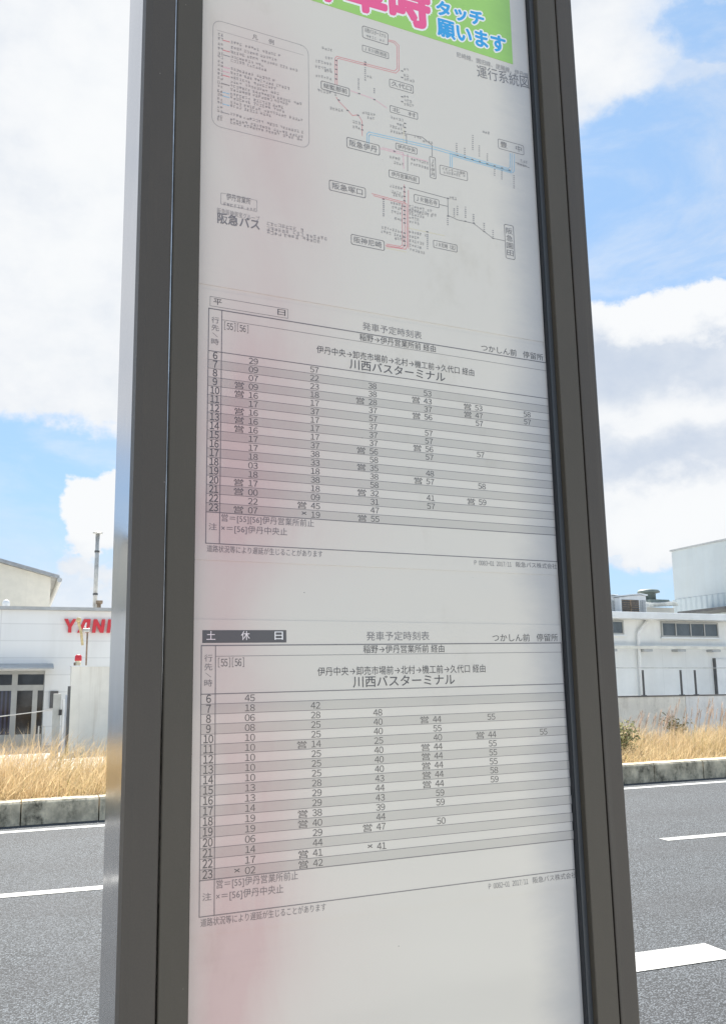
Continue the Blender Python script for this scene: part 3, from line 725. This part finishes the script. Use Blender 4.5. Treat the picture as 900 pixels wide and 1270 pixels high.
# paper look: pink reflection painted in down the left, bluish frame reflection painted along the right, specks; shared object-space coordinates
def paper_tint(N, c, t):
    x, y, z = N.sep(t)
    def g(x0, z0, rx, rz):
        a = N.mul(N.add(x, -x0), 1/rx); b = N.mul(N.add(z, -z0), 1/rz)
        return N.m('POWER', 2.718, N.mul(N.add(N.mul(a, a), N.mul(b, b)), -1.0))
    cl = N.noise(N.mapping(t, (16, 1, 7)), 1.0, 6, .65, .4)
    pk = None  # soft pink reflection, painted into the paper colour
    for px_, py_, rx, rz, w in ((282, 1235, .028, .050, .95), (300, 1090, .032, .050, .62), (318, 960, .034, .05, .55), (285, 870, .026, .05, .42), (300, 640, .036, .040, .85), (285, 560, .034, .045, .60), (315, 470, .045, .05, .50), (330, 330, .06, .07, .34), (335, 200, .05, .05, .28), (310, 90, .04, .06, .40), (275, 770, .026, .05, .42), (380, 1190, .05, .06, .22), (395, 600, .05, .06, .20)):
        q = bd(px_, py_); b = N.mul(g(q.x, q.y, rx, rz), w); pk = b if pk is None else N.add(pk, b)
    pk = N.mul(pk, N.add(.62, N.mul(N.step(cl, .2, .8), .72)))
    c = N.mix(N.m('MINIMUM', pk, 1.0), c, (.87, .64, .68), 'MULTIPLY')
    # frame's bluish reflection put into the colour by the panel's right edge
    e = N.step(N.add(x, N.mul(N.add(N.noise(N.mapping(t, (8, 1, 22)), 1.0, 5, .65), -.5), .040)), xir-.050, xir-.006)
    c = N.mix(N.mul(e, .85), c, (.56, .60, .70), 'MULTIPLY')
    e2 = N.step(N.noise(N.mapping(t, (11, 1, 7), (4, 0, 2)), 1.0, 6, .65), .56, .74)
    c = N.mix(N.mul(e2, .42), c, (.72, .69, .62), 'MULTIPLY')
    vo = N.new('ShaderNodeTexVoronoi'); N.l.new(t, vo.inputs['Vector']); vo.inputs['Scale'].default_value = 48
    dis = N.mul(N.add(N.noise(t, 900, 2, .6), -.5), .05)
    sp = N.mul(N.m('LESS_THAN', N.add(vo.outputs['Distance'], dis), N.mul(N.sep(vo.outputs['Color'])[1], .042)), N.m('GREATER_THAN', N.sep(vo.outputs['Color'])[0], .84))
    return N.mix(N.mul(sp, .75), c, (.10, .09, .09))
def printed(name, col, rough=.45, tint=True, coat=1.0, bump=.14):
    def fn(N, c, t, p):
        b = N.new('ShaderNodeBump'); b.inputs['Strength'].default_value = bump; b.inputs['Distance'].default_value = .004
        cre = N.step(N.noise(N.mapping(t, (3, 1, 26), (1, 0, 3)), 1.0, 4, .6, .5), .60, .70)
        N.l.new(N.add(N.noise(N.mapping(t, (6, 6, 9)), 1.0, 3, .5), N.mul(cre, .12)), b.inputs['Height']); N.l.new(b.outputs[0], p.inputs['Normal'])
        N.l.new(b.outputs[0], p.inputs['Coat Normal'])
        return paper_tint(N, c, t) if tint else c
    return material(name, col, rough, coat=coat, coat_rough=.06, fn=fn)
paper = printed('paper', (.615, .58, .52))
band = printed('row_shading', (.50, .472, .422))
ink = printed('ink', (.072, .066, .066))
ink_soft = printed('faded_ink', (.185, .175, .175))
ink_faint = printed('pale_ink', (.29, .28, .28))
pure = printed('white_print', (.80, .80, .79))
green_p = printed('green_print', (.30, .56, .115)); pink_p = printed('pink_print', (.78, .085, .25)); cyan_p = printed('cyan_print', (.02, .32, .68))
red_l = printed('red_line', (.66, .20, .22)); pink_l = printed('pink_line', (.72, .42, .48)); blue_l = printed('blue_line', (.25, .50, .66)); yel_l = printed('yellow_line', (.66, .60, .40))

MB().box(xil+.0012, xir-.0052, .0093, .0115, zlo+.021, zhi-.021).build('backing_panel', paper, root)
YS, YBND, YLN, YTX = .00895, .00890, .00885, .00880      # sheet, shading, ruling, lettering (towards the viewer)

# text outlines from the built-in font
_cache = {}
def glyph(txt, bold=0.0):
    key = (txt, bold)
    if key not in _cache:
        cu = bpy.data.curves.new('lettering', 'FONT'); cu.body = txt; cu.size = 1; cu.offset = bold; cu.resolution_u = 3
        ob = bpy.data.objects.new('lettering', cu); COL.objects.link(ob)
        dg = bpy.context.evaluated_depsgraph_get(); dg.update()
        me = bpy.data.meshes.new_from_object(ob.evaluated_get(dg))
        vs = [(w.co.x, w.co.y) for w in me.vertices]; fs = [tuple(p.vertices) for p in me.polygons]
        bpy.data.objects.remove(ob); bpy.data.curves.remove(cu); bpy.data.meshes.remove(me)
        xs = [a for a, b in vs] or [0]; ys = [b for a, b in vs] or [0]
        _cache[key] = (vs, fs, min(xs), max(xs), min(ys), max(ys))
    return _cache[key]
_k = glyph('国'); KH, KB = _k[5]-_k[4], _k[4]
_d = glyph('0'); DH = _d[5]-_d[4]
def text_map(mb, txt, f, x0, y0, h, width=None, align='l', bold=0.0, y=YTX, squeeze=1.0, flip=True):
    """lay txt through the mapping f(s, t)->local xz; x0,y0 baseline start, h glyph height, width overall (map units)"""
    if len(txt) and all(32 <= ord(q) < 127 for q in txt):
        n = len(txt); cell = (width or h*.55*n)/n; z = glyph('０', bold); w0 = z[3]-z[2]; h0 = z[5]-z[4]; zb_ = z[4]
        x_ = x0 if align == 'l' else (x0-cell*n if align == 'r' else x0-cell*n/2)
        sy, sx_ = h/h0, cell*.92/w0
        for q in txt:
            if q != ' ':
                vs, fs, xa, xb, ya, yb = glyph(chr(ord(q)+0xFEE0), bold); k = len(mb.v); m_ = (xa+xb)/2
                wq = min(1.0, w0*1.15/(xb-xa)) if xb > xa else 1
                for a, b in vs:
                    w = f(x_+cell/2+(a-m_)*sx_*wq, y0+(b-zb_)*sy); mb.v.append((w.x, y, w.y))
                mb.f += [tuple(k+i for i in fc) for fc in fs]
            x_ += cell
        return
    if '[' not in txt: txt = ''.join(chr(ord(q)+0xFEE0) if q in 'JR()' else q for q in txt)
    vs, fs, xa, xb, ya, yb = glyph(txt, bold)
    dig = all(ord(q) < 128 for q in txt)
    sc = h/(DH if dig else KH); b0 = 0 if dig else KB
    sx_ = (width/(xb-xa)) if width else sc*squeeze
    ox_ = x0 if align == 'l' else (x0-sx_*(xb-xa) if align == 'r' else x0-sx_*(xb-xa)/2)
    k = len(mb.v)
    for a, b in vs:
        q = f(ox_+(a-xa)*sx_, y0+(b-b0)*sc); mb.v.append((q.x, y, q.y))
    mb.f += [tuple(k+i for i in fc) for fc in fs]
def text_px(mb, txt, p0, p1, hpx, bold=0.0, y=YTX, stretch=True):
    """baseline from photo pixel p0 to p1, glyph height hpx (photo pixels there)"""
    a, b = bd(*p0), bd(*p1); d = b-a; w = d.length; e = d/w; up = Vector((-e.y, e.x))
    h = (bd(p0[0], p0[1]-hpx)-a).length
    text_map(mb, txt, lambda s_, t_: a+e*s_+up*t_, 0, 0, h, w, 'l', bold, y)
def line(mb, pts, w, y=YLN):
    """ruled polyline of local xz points, width w in metres"""
    for p, q in zip(pts[:-1], pts[1:]):
        d = (q-p)
        if d.length < 1e-6: continue
        d = d/d.length; nn = Vector((-d.y, d.x))*w/2; e = d*w*.35
        mb.poly([(z.x, y, z.y) for z in (p-e-nn, q+e-nn, q+e+nn, p-e+nn)])
def px_line(mb, pts, w, y=YLN): line(mb, [bd(*p) for p in pts], w, y)
def rrect(mb, a, b, r, w, y=YLN):
    """rounded rectangle outline between local corners a (top left) and b (bottom right)"""
    x0_, z1_, x1_, z0_ = a.x, a.y, b.x, b.y; pts = []
    for cx2, cz2, a0 in ((x1_-r, z1_-r, 0), (x0_+r, z1_-r, 90), (x0_+r, z0_+r, 180), (x1_-r, z0_+r, 270)):
        for k in range(5):
            th = R(a0+22.5*k); pts.append(Vector((cx2+r*math.cos(th), cz2+r*math.sin(th))))
    line(mb, pts+[pts[0]], w, y)
def scribble(mb, p0, p1, hpx, y=YTX, dens=.75):
    """a run of print too small to read: little groups of strokes with gaps between the words"""
    a, b = bd(*p0), bd(*p1); d = b-a; w = d.length
    if w < 1e-4: return
    e = d/w; h = abs(bd(p0[0], p0[1]-hpx).y-a.y)
    strokes(mb, lambda x_, z_: a+e*x_+Vector((-e.y, e.x))*z_, w, h, y)
def strokes(mb, f, w, h, y=YTX):
    def bar(x0_, x1_, z0_, z1_):
        mb.poly([(q.x, y, q.y) for q in (f(x0_, z0_), f(x1_, z0_), f(x1_, z1_), f(x0_, z1_))])
    x_ = 0; left = random.randint(4, 8); t_ = h*.11
    while x_ < w:
        c_ = h*.86
        for z_ in random.sample((.06, .30, .52, .76, .92), random.choice((2, 3, 3))): bar(x_+c_*random.uniform(0, .2), x_+c_*random.uniform(.75, 1), h*z_, h*z_+t_)
        for q in range(random.choice((1, 1, 2))):
            o_ = x_+c_*random.uniform(.1, .8); bar(o_, o_+t_, h*random.uniform(0, .3), h*random.uniform(.7, 1))
        x_ += h; left -= 1
        if left == 0: x_ += h*random.choice((.6, 1.0)); left = random.randint(3, 8)
def vscribble(mb, p0, n, spx):
    """vertical run of tiny print from p0 downwards"""
    for i in range(n):
        q = bd(p0[0], p0[1]+i*spx); s2 = .0006
        mb.box(q.x-s2, q.x+s2, YTX, YTX+.00002, q.y-s2*random.uniform(.3, 1), q.y+s2*.7)

def sheet_part(name, a0, a1, z0, z1, label=None):
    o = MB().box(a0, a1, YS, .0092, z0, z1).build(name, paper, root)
    if label: o['label'] = label
    return o
TW = .0004

def timetable(name, corners, holiday, rows, notes, code, label):
    TL, TR, BR, BLc = [bd(*q) for q in corners]
    f = lambda s_, t_: TL*(1-s_)*(1-t_)+TR*s_*(1-t_)+BR*s_*t_+BLc*(1-s_)*t_
    F = lambda s_, t_: f(s_, -t_)              # text: t grows upward
    top = max(TL.y, TR.y)+.013; bot = min(BR.y, BLc.y)-.010
    sh_ = sheet_part(name, xil+.0016, xir-.0056, bot, top, label)
    ru, tx, bn, soft = MB(), MB(), MB(), MB()
    HB, BB = .187, .872; rh = (BB-HB)/18; HC = .033
    def ln(s0, t0, s1, t1, w):
        k = 6; line(ru, [f(s0+(s1-s0)*i/k, t0+(t1-t0)*i/k) for i in range(k+1)], w)
    for s0, t0, s1, t1, w in ((0, 0, 1, 0, .00075), (0, 1, 1, 1, .0006), (0, 0, 0, 1, .0006), (1, 0, 1, 1, .0005), (HC, 0, HC, 1, .0006),
                              (HC, .042, 1, .042, .0003), (0, HB, 1, HB, .0006), (0, BB, 1, BB, .0006)): ln(s0, t0, s1, t1, w)
    for i in range(1, 18): ln(0, HB+rh*i, 1, HB+rh*i, .00034)
    for i in range(1, 18, 2):
        for k in range(6):
            q = [f(s_, t_) for s_, t_ in ((k/6, HB+rh*i), ((k+1)/6, HB+rh*i), ((k+1)/6, HB+rh*(i+1)), (k/6, HB+rh*(i+1)))]
            bn.poly([(z.x, YBND, z.y) for z in q])
    T = lambda st, s_, t_, h, w=None, al='l', b=0.0, m=tx, sq=1.0: text_map(m, st, F, s_, -t_, h, w, al, b, YTX, sq)
    asp = (TL-BLc).length/(TR-TL).length       # t units are shorter than s units
    cols = (.127, .289, .452, .616, .776, .936)
    for i, row in enumerate(rows):
        t_ = HB+rh*(i+.86)
        hr = str(i+6); T(hr, HC/2+.001, t_+.001, rh*.84, .0235 if len(hr) == 2 else .0125, 'c', .012)
        for cx3, e in zip(cols, row):
            if not e: continue
            mk, num = (e[0], e[1:]) if not e[0].isdigit() else ('', e)
            T(num, cx3, t_, rh*.70, .0250, 'r')
            if mk: T('営' if mk == 'e' else '×', cx3-.0365, t_+(.002 if mk == 'e' else -.003), rh*(.74 if mk == 'e' else .74), .0235 if mk == 'e' else .013, 'r')
    T('[55][56]', .037, .082, .030, .066)
    T('稲野→伊丹営業所前 経由', .405, .037, .032, .228)
    T('伊丹中央→卸売市場前→北村→機工前→久代口 経由', .283, .127, .034, .470)
    T('川西バスターミナル', .375, .177, .044, .285, b=.006)
    T('発車予定時刻表', .414, -.016, .036, .177, m=soft)
    T('つかしん前', .780, -.008, .033, .118, m=tx); T('停留所', .920, -.008, .033, .070, m=tx)
    for st, t_ in (('行', .062), ('先', .096), ('時', .158)): T(st, HC/2, t_, .026, .019, 'c', m=soft)
    q0, q1 = f(HC*.32, .106), f(HC*.68, .122); line(ru, [q0, q1], .0003)
    T('注', HC/2, .945, .026, .020, 'c', m=soft)
    T(notes[0], .037, .907, .030, notes[2], m=soft); T(notes[1], .037, .950, .030, notes[3], m=soft)
    T('道路状況等により遅延が生じることがあります', .003, 1.035, .027, .291, m=soft)
    T(code, .730, 1.036, .022, .118, m=soft); T('阪急バス株式会社', .862, 1.036, .024, .136, m=soft)
    if holiday:
        hx0, hx1, ht0, ht1 = .002, .205, -.060, -.010
        bx = MB(); bx.poly([(z.x, YLN, z.y) for z in (f(hx0, ht1), f(hx1, ht1), f(hx1, ht0), f(hx0, ht0))])
        bx.build('heading_box', ink, sh_); wt = MB()
        for st, s_ in (('土', .022), ('休', .104), ('日', .186)): T(st, s_, -.021, .034, .021, 'c', .004, m=wt)
        wt.build('heading_lettering', pure, sh_)
    else:
        ln(.003, -.054, .205, -.054, .0003); ln(.003, -.012, .205, -.012, .0003); ln(.003, -.054, .003, -.012, .0003); ln(.205, -.054, .205, -.012, .0003)
        for st, s_ in (('平', .022), ('日', .188)): T(st, s_, -.021, .028, .021, 'c')
    bn.build('row_shading', band, sh_); ru.build('ruling', ink_soft, sh_); tx.build('lettering', ink, sh_); soft.build('small_lettering', ink_soft, sh_)
    return sh_
wk = [('29', '57'), ('09', '22', '38', '53'), ('07', '23', '38', 'e43', 'e53', '58'), ('e09', '18', 'e28', '37', 'e47', '57'), ('e16', '17', '37', 'e56', '57'),
      ('17', '37', '57'), ('e16', '17', '37', '57'), ('e16', '17', '37', '57'), ('e16', '17', '37', 'e56', '57'), ('17', '37', 'e56', '57'), ('17', '38', '58'),
      ('18', '33', 'e35', '48'), ('03', '18', '38', 'e57', '58'), ('18', '38', '58'), ('e17', '18', 'e32', '41', 'e59'), ('e00', '09', '31', '57'), ('22', 'e45', '47'), ('e07', 'x19', 'e55')]
hd = [('45',), ('18', '42'), ('06', '28', '48'), ('08', '25', '40', 'e44', '55'), ('10', '25', '40', '55'), ('10', 'e14', '25', '40', 'e44', '55'), ('10', '25', '40', 'e44', '55'),
      ('10', '25', '40', 'e44', '55'), ('10', '25', '40', 'e44', '55'), ('13', '28', '43', 'e44', '58'), ('13', '29', '44', 'e44', '59'), ('14', '29', '43', '59'), ('19', 'e38', '39', '59'),
      ('19', 'e40', '44'), ('06', '29', 'e47', '50'), ('14', '44'), ('17', 'e41', 'x41'), ('x02', 'e42')]
timetable('weekday_timetable', [(259.2, 382.2), (677, 450), (690.5, 696.5), (255.3, 673.6)], False, wk,
          ('営＝[55][56]伊丹営業所前止', '×＝[56]伊丹中央止', .235, .165), 'P 0083-01 2017/11', 'weekday timetable sheet with an outlined heading box')
timetable('holiday_timetable', [(250, 800.7), (695.4, 797.4), (714.5, 1077.9), (247.3, 1137.7)], True, hd,
          ('営＝[55]伊丹営業所前止', '×＝[56]伊丹中央止', .190, .155), 'P 0082-01 2017/11', 'holiday timetable sheet with a black heading box')

# ---- route map sheet
mz0 = bd(300, 360).y
rm = sheet_part('route_map', xil+.0016, xir-.0056, mz0, bd(450, 33).y+.165, 'route map sheet with thin coloured lines and boxed stop names')
kb, kt, kf = MB(), MB(), MB()                 # boxes, readable lettering, tiny print
red, pnk, blu, yl, drk = MB(), MB(), MB(), MB(), MB()
boxes = [((449.3, 31.6), (481.3, 56), '川西バスターミナル', 0, .55, 1), ((449.3, 55.6), (481.7, 73), 'JR川西池田', 0, .62, .7), ((482.8, 97.7), (512.4, 116), '久代口', 0, .70, .7),
         ((483.5, 130.6), (517.8, 148.2), '北　村', 0, .62, .7), ((398.3, 100), (433.3, 119.6), '総監部前', 0, .66, 1), ((430, 170), (470.7, 192.7), '阪急伊丹', 0, .70, 1),
         ((490.6, 177.2), (517, 191.4), '伊丹中央', 0, .66, .6), ((482.2, 210.4), (519.6, 228.2), '伊丹営業所前', 0, .66, .7), ((532.4, 194), (540.4, 221.8), 'JR伊丹', 1, .7, .7),
         ((545, 204.4), (579.6, 224.4), 'イオンモール伊丹', 0, .42, .6), ((617.2, 172), (649.4, 192.4), '豊　中', 0, .62, .7), ((408.4, 223), (453.2, 245.6), '阪急塚口', 0, .70, 1),
         ((435.5, 290.4), (476.5, 310.8), '阪神尼崎', 0, .70, 1), ((513.3, 240.8), (544.4, 257.9), 'JR猪名寺', 0, .68, .7), ((537.3, 297.7), (566.7, 312.8), 'JR尼崎(北)', 0, .66, .7),
         ((625, 277.8), (638.3, 322.2), '阪急園田', 1, .72, 1)]
for tl, br, st, vert, k, wg in boxes:
    a, b = bd(*tl), bd(*br); rrect(kb, a, b, min(a.y-b.y, b.x-a.x)*.16, .00028+.00022*wg)
    w, h = b.x-a.x, a.y-b.y
    if vert:
        n = len(st); m_ = h*.07
        for i, q in enumerate(st):
            cs = (h-2*m_)/n; text_map(kt, q, lambda s_, t_: Vector((s_, t_)), (a.x+b.x)/2, a.y-m_-cs*(i+.92), cs*.80, w*k*(.6 if ord(q) < 128 else 1), 'c')
    else:
        two = st.startswith('川西バ') or st.startswith('イオン')
        hh = h*(.36 if two else .60); yb = b.y+(h*.52 if two else h*.21)
        text_map(kt, st, lambda s_, t_: Vector((s_, t_)), (a.x+b.x)/2, yb, hh, w*.84, 'c', .004 if wg == 1 else 0)
        if two: scribble(kf, (tl[0]+5, br[1]-9.5), (br[0]-5, br[1]-4), 3.2)
for pts in ([(481.4, 51), (488, 52.6), (492, 57), (492.4, 85), (489, 88), (417.5, 69.8), (415.5, 72), (415.8, 104.5)], [(482, 49.4), (489.5, 51.2), (494.4, 56), (494.8, 87), (490.5, 90.6), (419, 72.2), (418, 74), (418.2, 105)],
            [(417, 120.5), (420.5, 126), (431, 136.5), (437, 143.3), (444, 142.2), (448.8, 150), (449.2, 168.4)],
            [(501.2, 229), (501.6, 252), (502.2, 305), (498, 307.6), (478, 304.2)], [(461, 240), (500, 250.5), (504.2, 253), (504.8, 305), (503, 309), (479, 305.8)], [(463, 242.6), (500, 252.4)], [(498.6, 253), (499, 304), (496, 305.5), (479, 302.6)], [(506.2, 236), (506.4, 308.5)]): px_line(red, pts, .00042)
for pts in ([(435, 112.4), (464.4, 123), (479.5, 133.8)], [(471, 184), (500, 192), (530, 200)], [(474, 183), (500, 189.6), (500.5, 209)]): px_line(pnk, pts, .0005)
for pts in ([(457.5, 178), (457.6, 168), (459.5, 166.8), (540, 185.4), (633, 212.6), (634.4, 211), (634.4, 190.4)], [(455.2, 177.4), (455, 166), (457.5, 163.6), (540, 182.6), (630, 208.8), (632, 207.5), (632.2, 190)],
            [(558, 206.8), (558.2, 190), (636, 213.8), (637.4, 212), (637.6, 191.4)], [(560.4, 207.4), (560.4, 193.2), (634, 214.6)], [(562, 191.2), (632, 211)]): px_line(blu, pts, .00055)
for pts in ([(504, 178), (503.8, 166), (523.5, 170), (535.4, 180), (535.8, 194)], [(505.3, 191.5), (505.3, 212)], [(507, 233), (555, 246), (555.4, 267), (567, 272.5), (587, 277), (600, 287), (611, 295.5), (625, 298.5)], [(545, 253.6), (555.2, 256)], [(639, 201.5), (656, 208)]): px_line(drk, pts, .00045)
for pts in ([(505, 282.5), (530, 287.8), (551, 292.2)], [(478, 307.4), (504, 312.5)], [(500.4, 159), (500.4, 177)]): px_line(yl, pts, .0004)
for x_, y_ in [(416.8, q) for q in (75, 80.5, 86, 92, 98)]+[(501.4, q) for q in (232, 238, 243.5, 249, 256, 261, 266, 271, 276.5, 289, 294, 299, 304.5)]+[(449.2, 155), (449.2, 161), (420, 124), (431, 137), (444, 143)]+[(567+9.2*i, 192.6+2.62*i) for i in range(8)]+[(498.5, 106+q) for q in (-18, -10, 14, 20)]+[(502, 153), (502, 158), (502, 163), (452.8, 77), (452.8, 80), (464.2, 123.5), (445.3, 116), (555.3, 246), (555.4, 268), (577, 274.4), (587.5, 277), (600, 287), (611, 295.4), (529.6, 287.5), (489, 187.6), (475.4, 247)]:
    p = bd(x_, y_); kt.box(p.x-.0009, p.x+.0009, YTX, YTX+.00002, p.y-.00045, p.y+.00045)
for x_, y_, l_ in ((399, 61, 15), (403, 73, 9), (391, 77, 20), (391, 84, 20), (402, 89, 10), (391, 95, 20), (394, 113.5, 22), (409, 135.5, 18), (437, 152.5, 9), (437, 158.5, 10), (449, 141, 14), (455, 147, 10), (500.5, 87.5, 6), (500.5, 94.5, 6), (501, 99.5, 12),
                   (500.5, 121, 6), (501, 126, 10), (500.5, 130.5, 12), (484, 147, 15), (492, 156, 8), (483, 158, 17), (484, 164, 17), (483, 232, 14), (485, 239, 13), (487, 243, 12), (507, 257, 26), (507, 261, 34), (507, 266.5, 18), (507, 271.5, 10), (489, 272.5, 9),
                   (473, 283.5, 25), (472, 288.5, 28), (489, 297, 12), (507, 305.5, 14), (508, 311, 18), (506, 262.5, 30), (507, 276.5, 12), (507, 289, 22), (507, 294.5, 16), (507, 300, 18), (484, 253, 14), (486, 258.5, 12), (485, 264, 13), (524, 176, 10), (513, 171, 8), (598, 165, 7), (455, 96, 4), (483, 196, 12), (488, 203, 12), (509, 199, 20), (509, 205, 20), (557, 246.5, 7), (641, 205, 10), (645, 201, 8)):
    scribble(kf, (x_, y_), (x_+l_, y_+l_*.24), 3.4)
for x_, y_, n in ((452.8, 84, 7), (444.6, 98, 6), (464, 110, 3), (475.6, 250, 8), (566, 178, 5), (576, 184, 4), (586, 168, 8), (594, 181, 6), (604, 191, 4), (613, 210, 4), (622, 212, 5), (637, 218, 7), (555, 271, 4), (563, 259, 5), (567, 256, 5), (577, 257, 6), (587, 266, 5), (600, 277, 4), (611, 286, 4), (530, 291, 8)):
    vscribble(kf, (x_, y_), n, 2.5)
# legend box
LT = [bd(264.5, 24), bd(381.3, 57.5), bd(383.5, 183.3), bd(263.7, 156.5)]
rrect(kf, Vector((LT[0].x, (LT[0].y+LT[1].y)/2)), Vector((LT[2].x, (LT[2].y+LT[3].y)/2)), .006, .0003, YLN)
la, lb = Vector((LT[0].x, (LT[0].y+LT[1].y)/2)), Vector((LT[2].x, (LT[2].y+LT[3].y)/2)); lw, lh = lb.x-la.x, la.y-lb.y
lf = lambda s_, t_: Vector((la.x+lw*s_, la.y-lh*t_))
line(kf, [lf(.04, .095), lf(.95, .095)], .0002)
for st, s_ in (('凡', .43), ('例', .60)): text_map(kt, st, lambda a_, b_: Vector((a_, b_)), la.x+lw*s_, la.y-lh*.082, lh*.048, None, 'c')
def leg(mb, s0, s1, t_, h, dens=.8):
    p = lf(s0, t_); strokes(mb, lambda x_, z_: p+Vector((x_, z_)), lw*(s1-s0), h*lh)
for i, (t_, s1, cc) in enumerate(((.145, 0, None), (.185, .70, red), (.235, .66, None), (.28, .86, red), (.325, .50, kf), (.36, .55, None), (.405, .20, None), (.44, .62, pnk), (.48, .78, pnk), (.52, .68, red), (.56, .70, None), (.60, .90, kt), (.635, .80, None),
                                  (.68, .72, blu), (.715, .74, blu), (.755, .94, None), (.79, .60, blu), (.83, .15, None), (.87, .94, kf), (.915, .93, None), (.945, .92, None))):
    if s1 > .25: leg(kf, .18, s1, t_, .026)
    leg(kf, .05, .10, t_, .026, 1)
    if cc is not None: line(cc, [lf(.105, t_-.01), lf(.17, t_-.01)], .0006)
# operator block
rrect(kf, bd(274.2, 239), bd(318.7, 262.4), .0008, .0003)
text_px(kt, '伊丹営業所', (281, 247.5), (311, 254), 8)
scribble(kf, (277, 254.6), (316, 262.5), 4.2)
sm = MB(); text_px(sm, '阪急阪神東宝グループ', (269.5, 264), (322, 275), 6.4); sm.build('small_lettering', ink_faint, rm)
text_px(kt, '阪急バス', (269.8, 276.2), (322.4, 285.6), 12.4, .022)
for a_, b_, y0_, y1_ in ((331, 374, 279, 288), (331, 407, 285.5, 299), (331, 397, 290, 302)): scribble(kf, (a_, y0_), (b_, y1_), 4.6)
text_px(kt, '運行系統図', (592, 95.5), (656, 110.5), 14.5)
text_px(kf, '尼崎線、園田線、昆陽線、伊丹線', (566, 70.5), (655, 97), 6.0)
kb.build('stop_boxes', ink_soft, rm); kt.build('lettering', ink_soft, rm); kf.build('tiny_print', ink_faint, rm)
for mb_, nm, mt in ((red, 'red_route', red_l), (pnk, 'pink_route', pink_l), (blu, 'blue_route', blue_l), (yl, 'yellow_route', yel_l), (drk, 'grey_route', ink_soft)): mb_.build(nm, mt, rm)

# ---- green banner across the top
gb = [bd(635.6, 79), bd(440, 18)]
zb_n = (gb[0].y+gb[1].y)/2; xr_n = gb[0].x
YG = .00872
bn_ = MB().box(xil+.004, xr_n, YG, YS-.00004, zb_n, zb_n+.115).build('notice_banner', green_p, root)
bn_['label'] = 'green notice strip with pink and blue lettering'
e1, e2, e3 = MB(), MB(), MB()
def bold_px(mb, txt, p0, p1, hpx, r, y, n=12):
    """heavier lettering: copies of the outline spread over a small disc of radius r (photo pixels), each a hair deeper"""
    k = 0
    for rr in ((0, r) if r < 2.2 else (0, r*.5, r)):
        for i in range(1 if rr == 0 else n):
            th = 2*math.pi*i/n; dx, dy = rr*math.cos(th), rr*math.sin(th)
            text_px(mb, txt, (p0[0]+dx, p0[1]+dy), (p1[0]+dx, p1[1]+dy), hpx, 0, y+k*.000001); k += 1
for st, p0, p1, hp, mb_, bo, bw in (('降車時', (371, -10), (533, 37), 55, e1, 2.6, 5.0), ('タッチ', (542, 18), (600, 33.5), 17, e2, .9, 2.7), ('願います', (543, 43.5), (627, 67.5), 20.5, e2, .8, 2.6)):
    bold_px(e3, st, p0, p1, hp, bw, YG-.00007)
    bold_px(mb_, st, p0, p1, hp, bo, YG-.00014)
e3.build('lettering_outline', pure, bn_); e1.build('pink_lettering', pink_p, bn_); e2.build('blue_lettering', cyan_p, bn_)
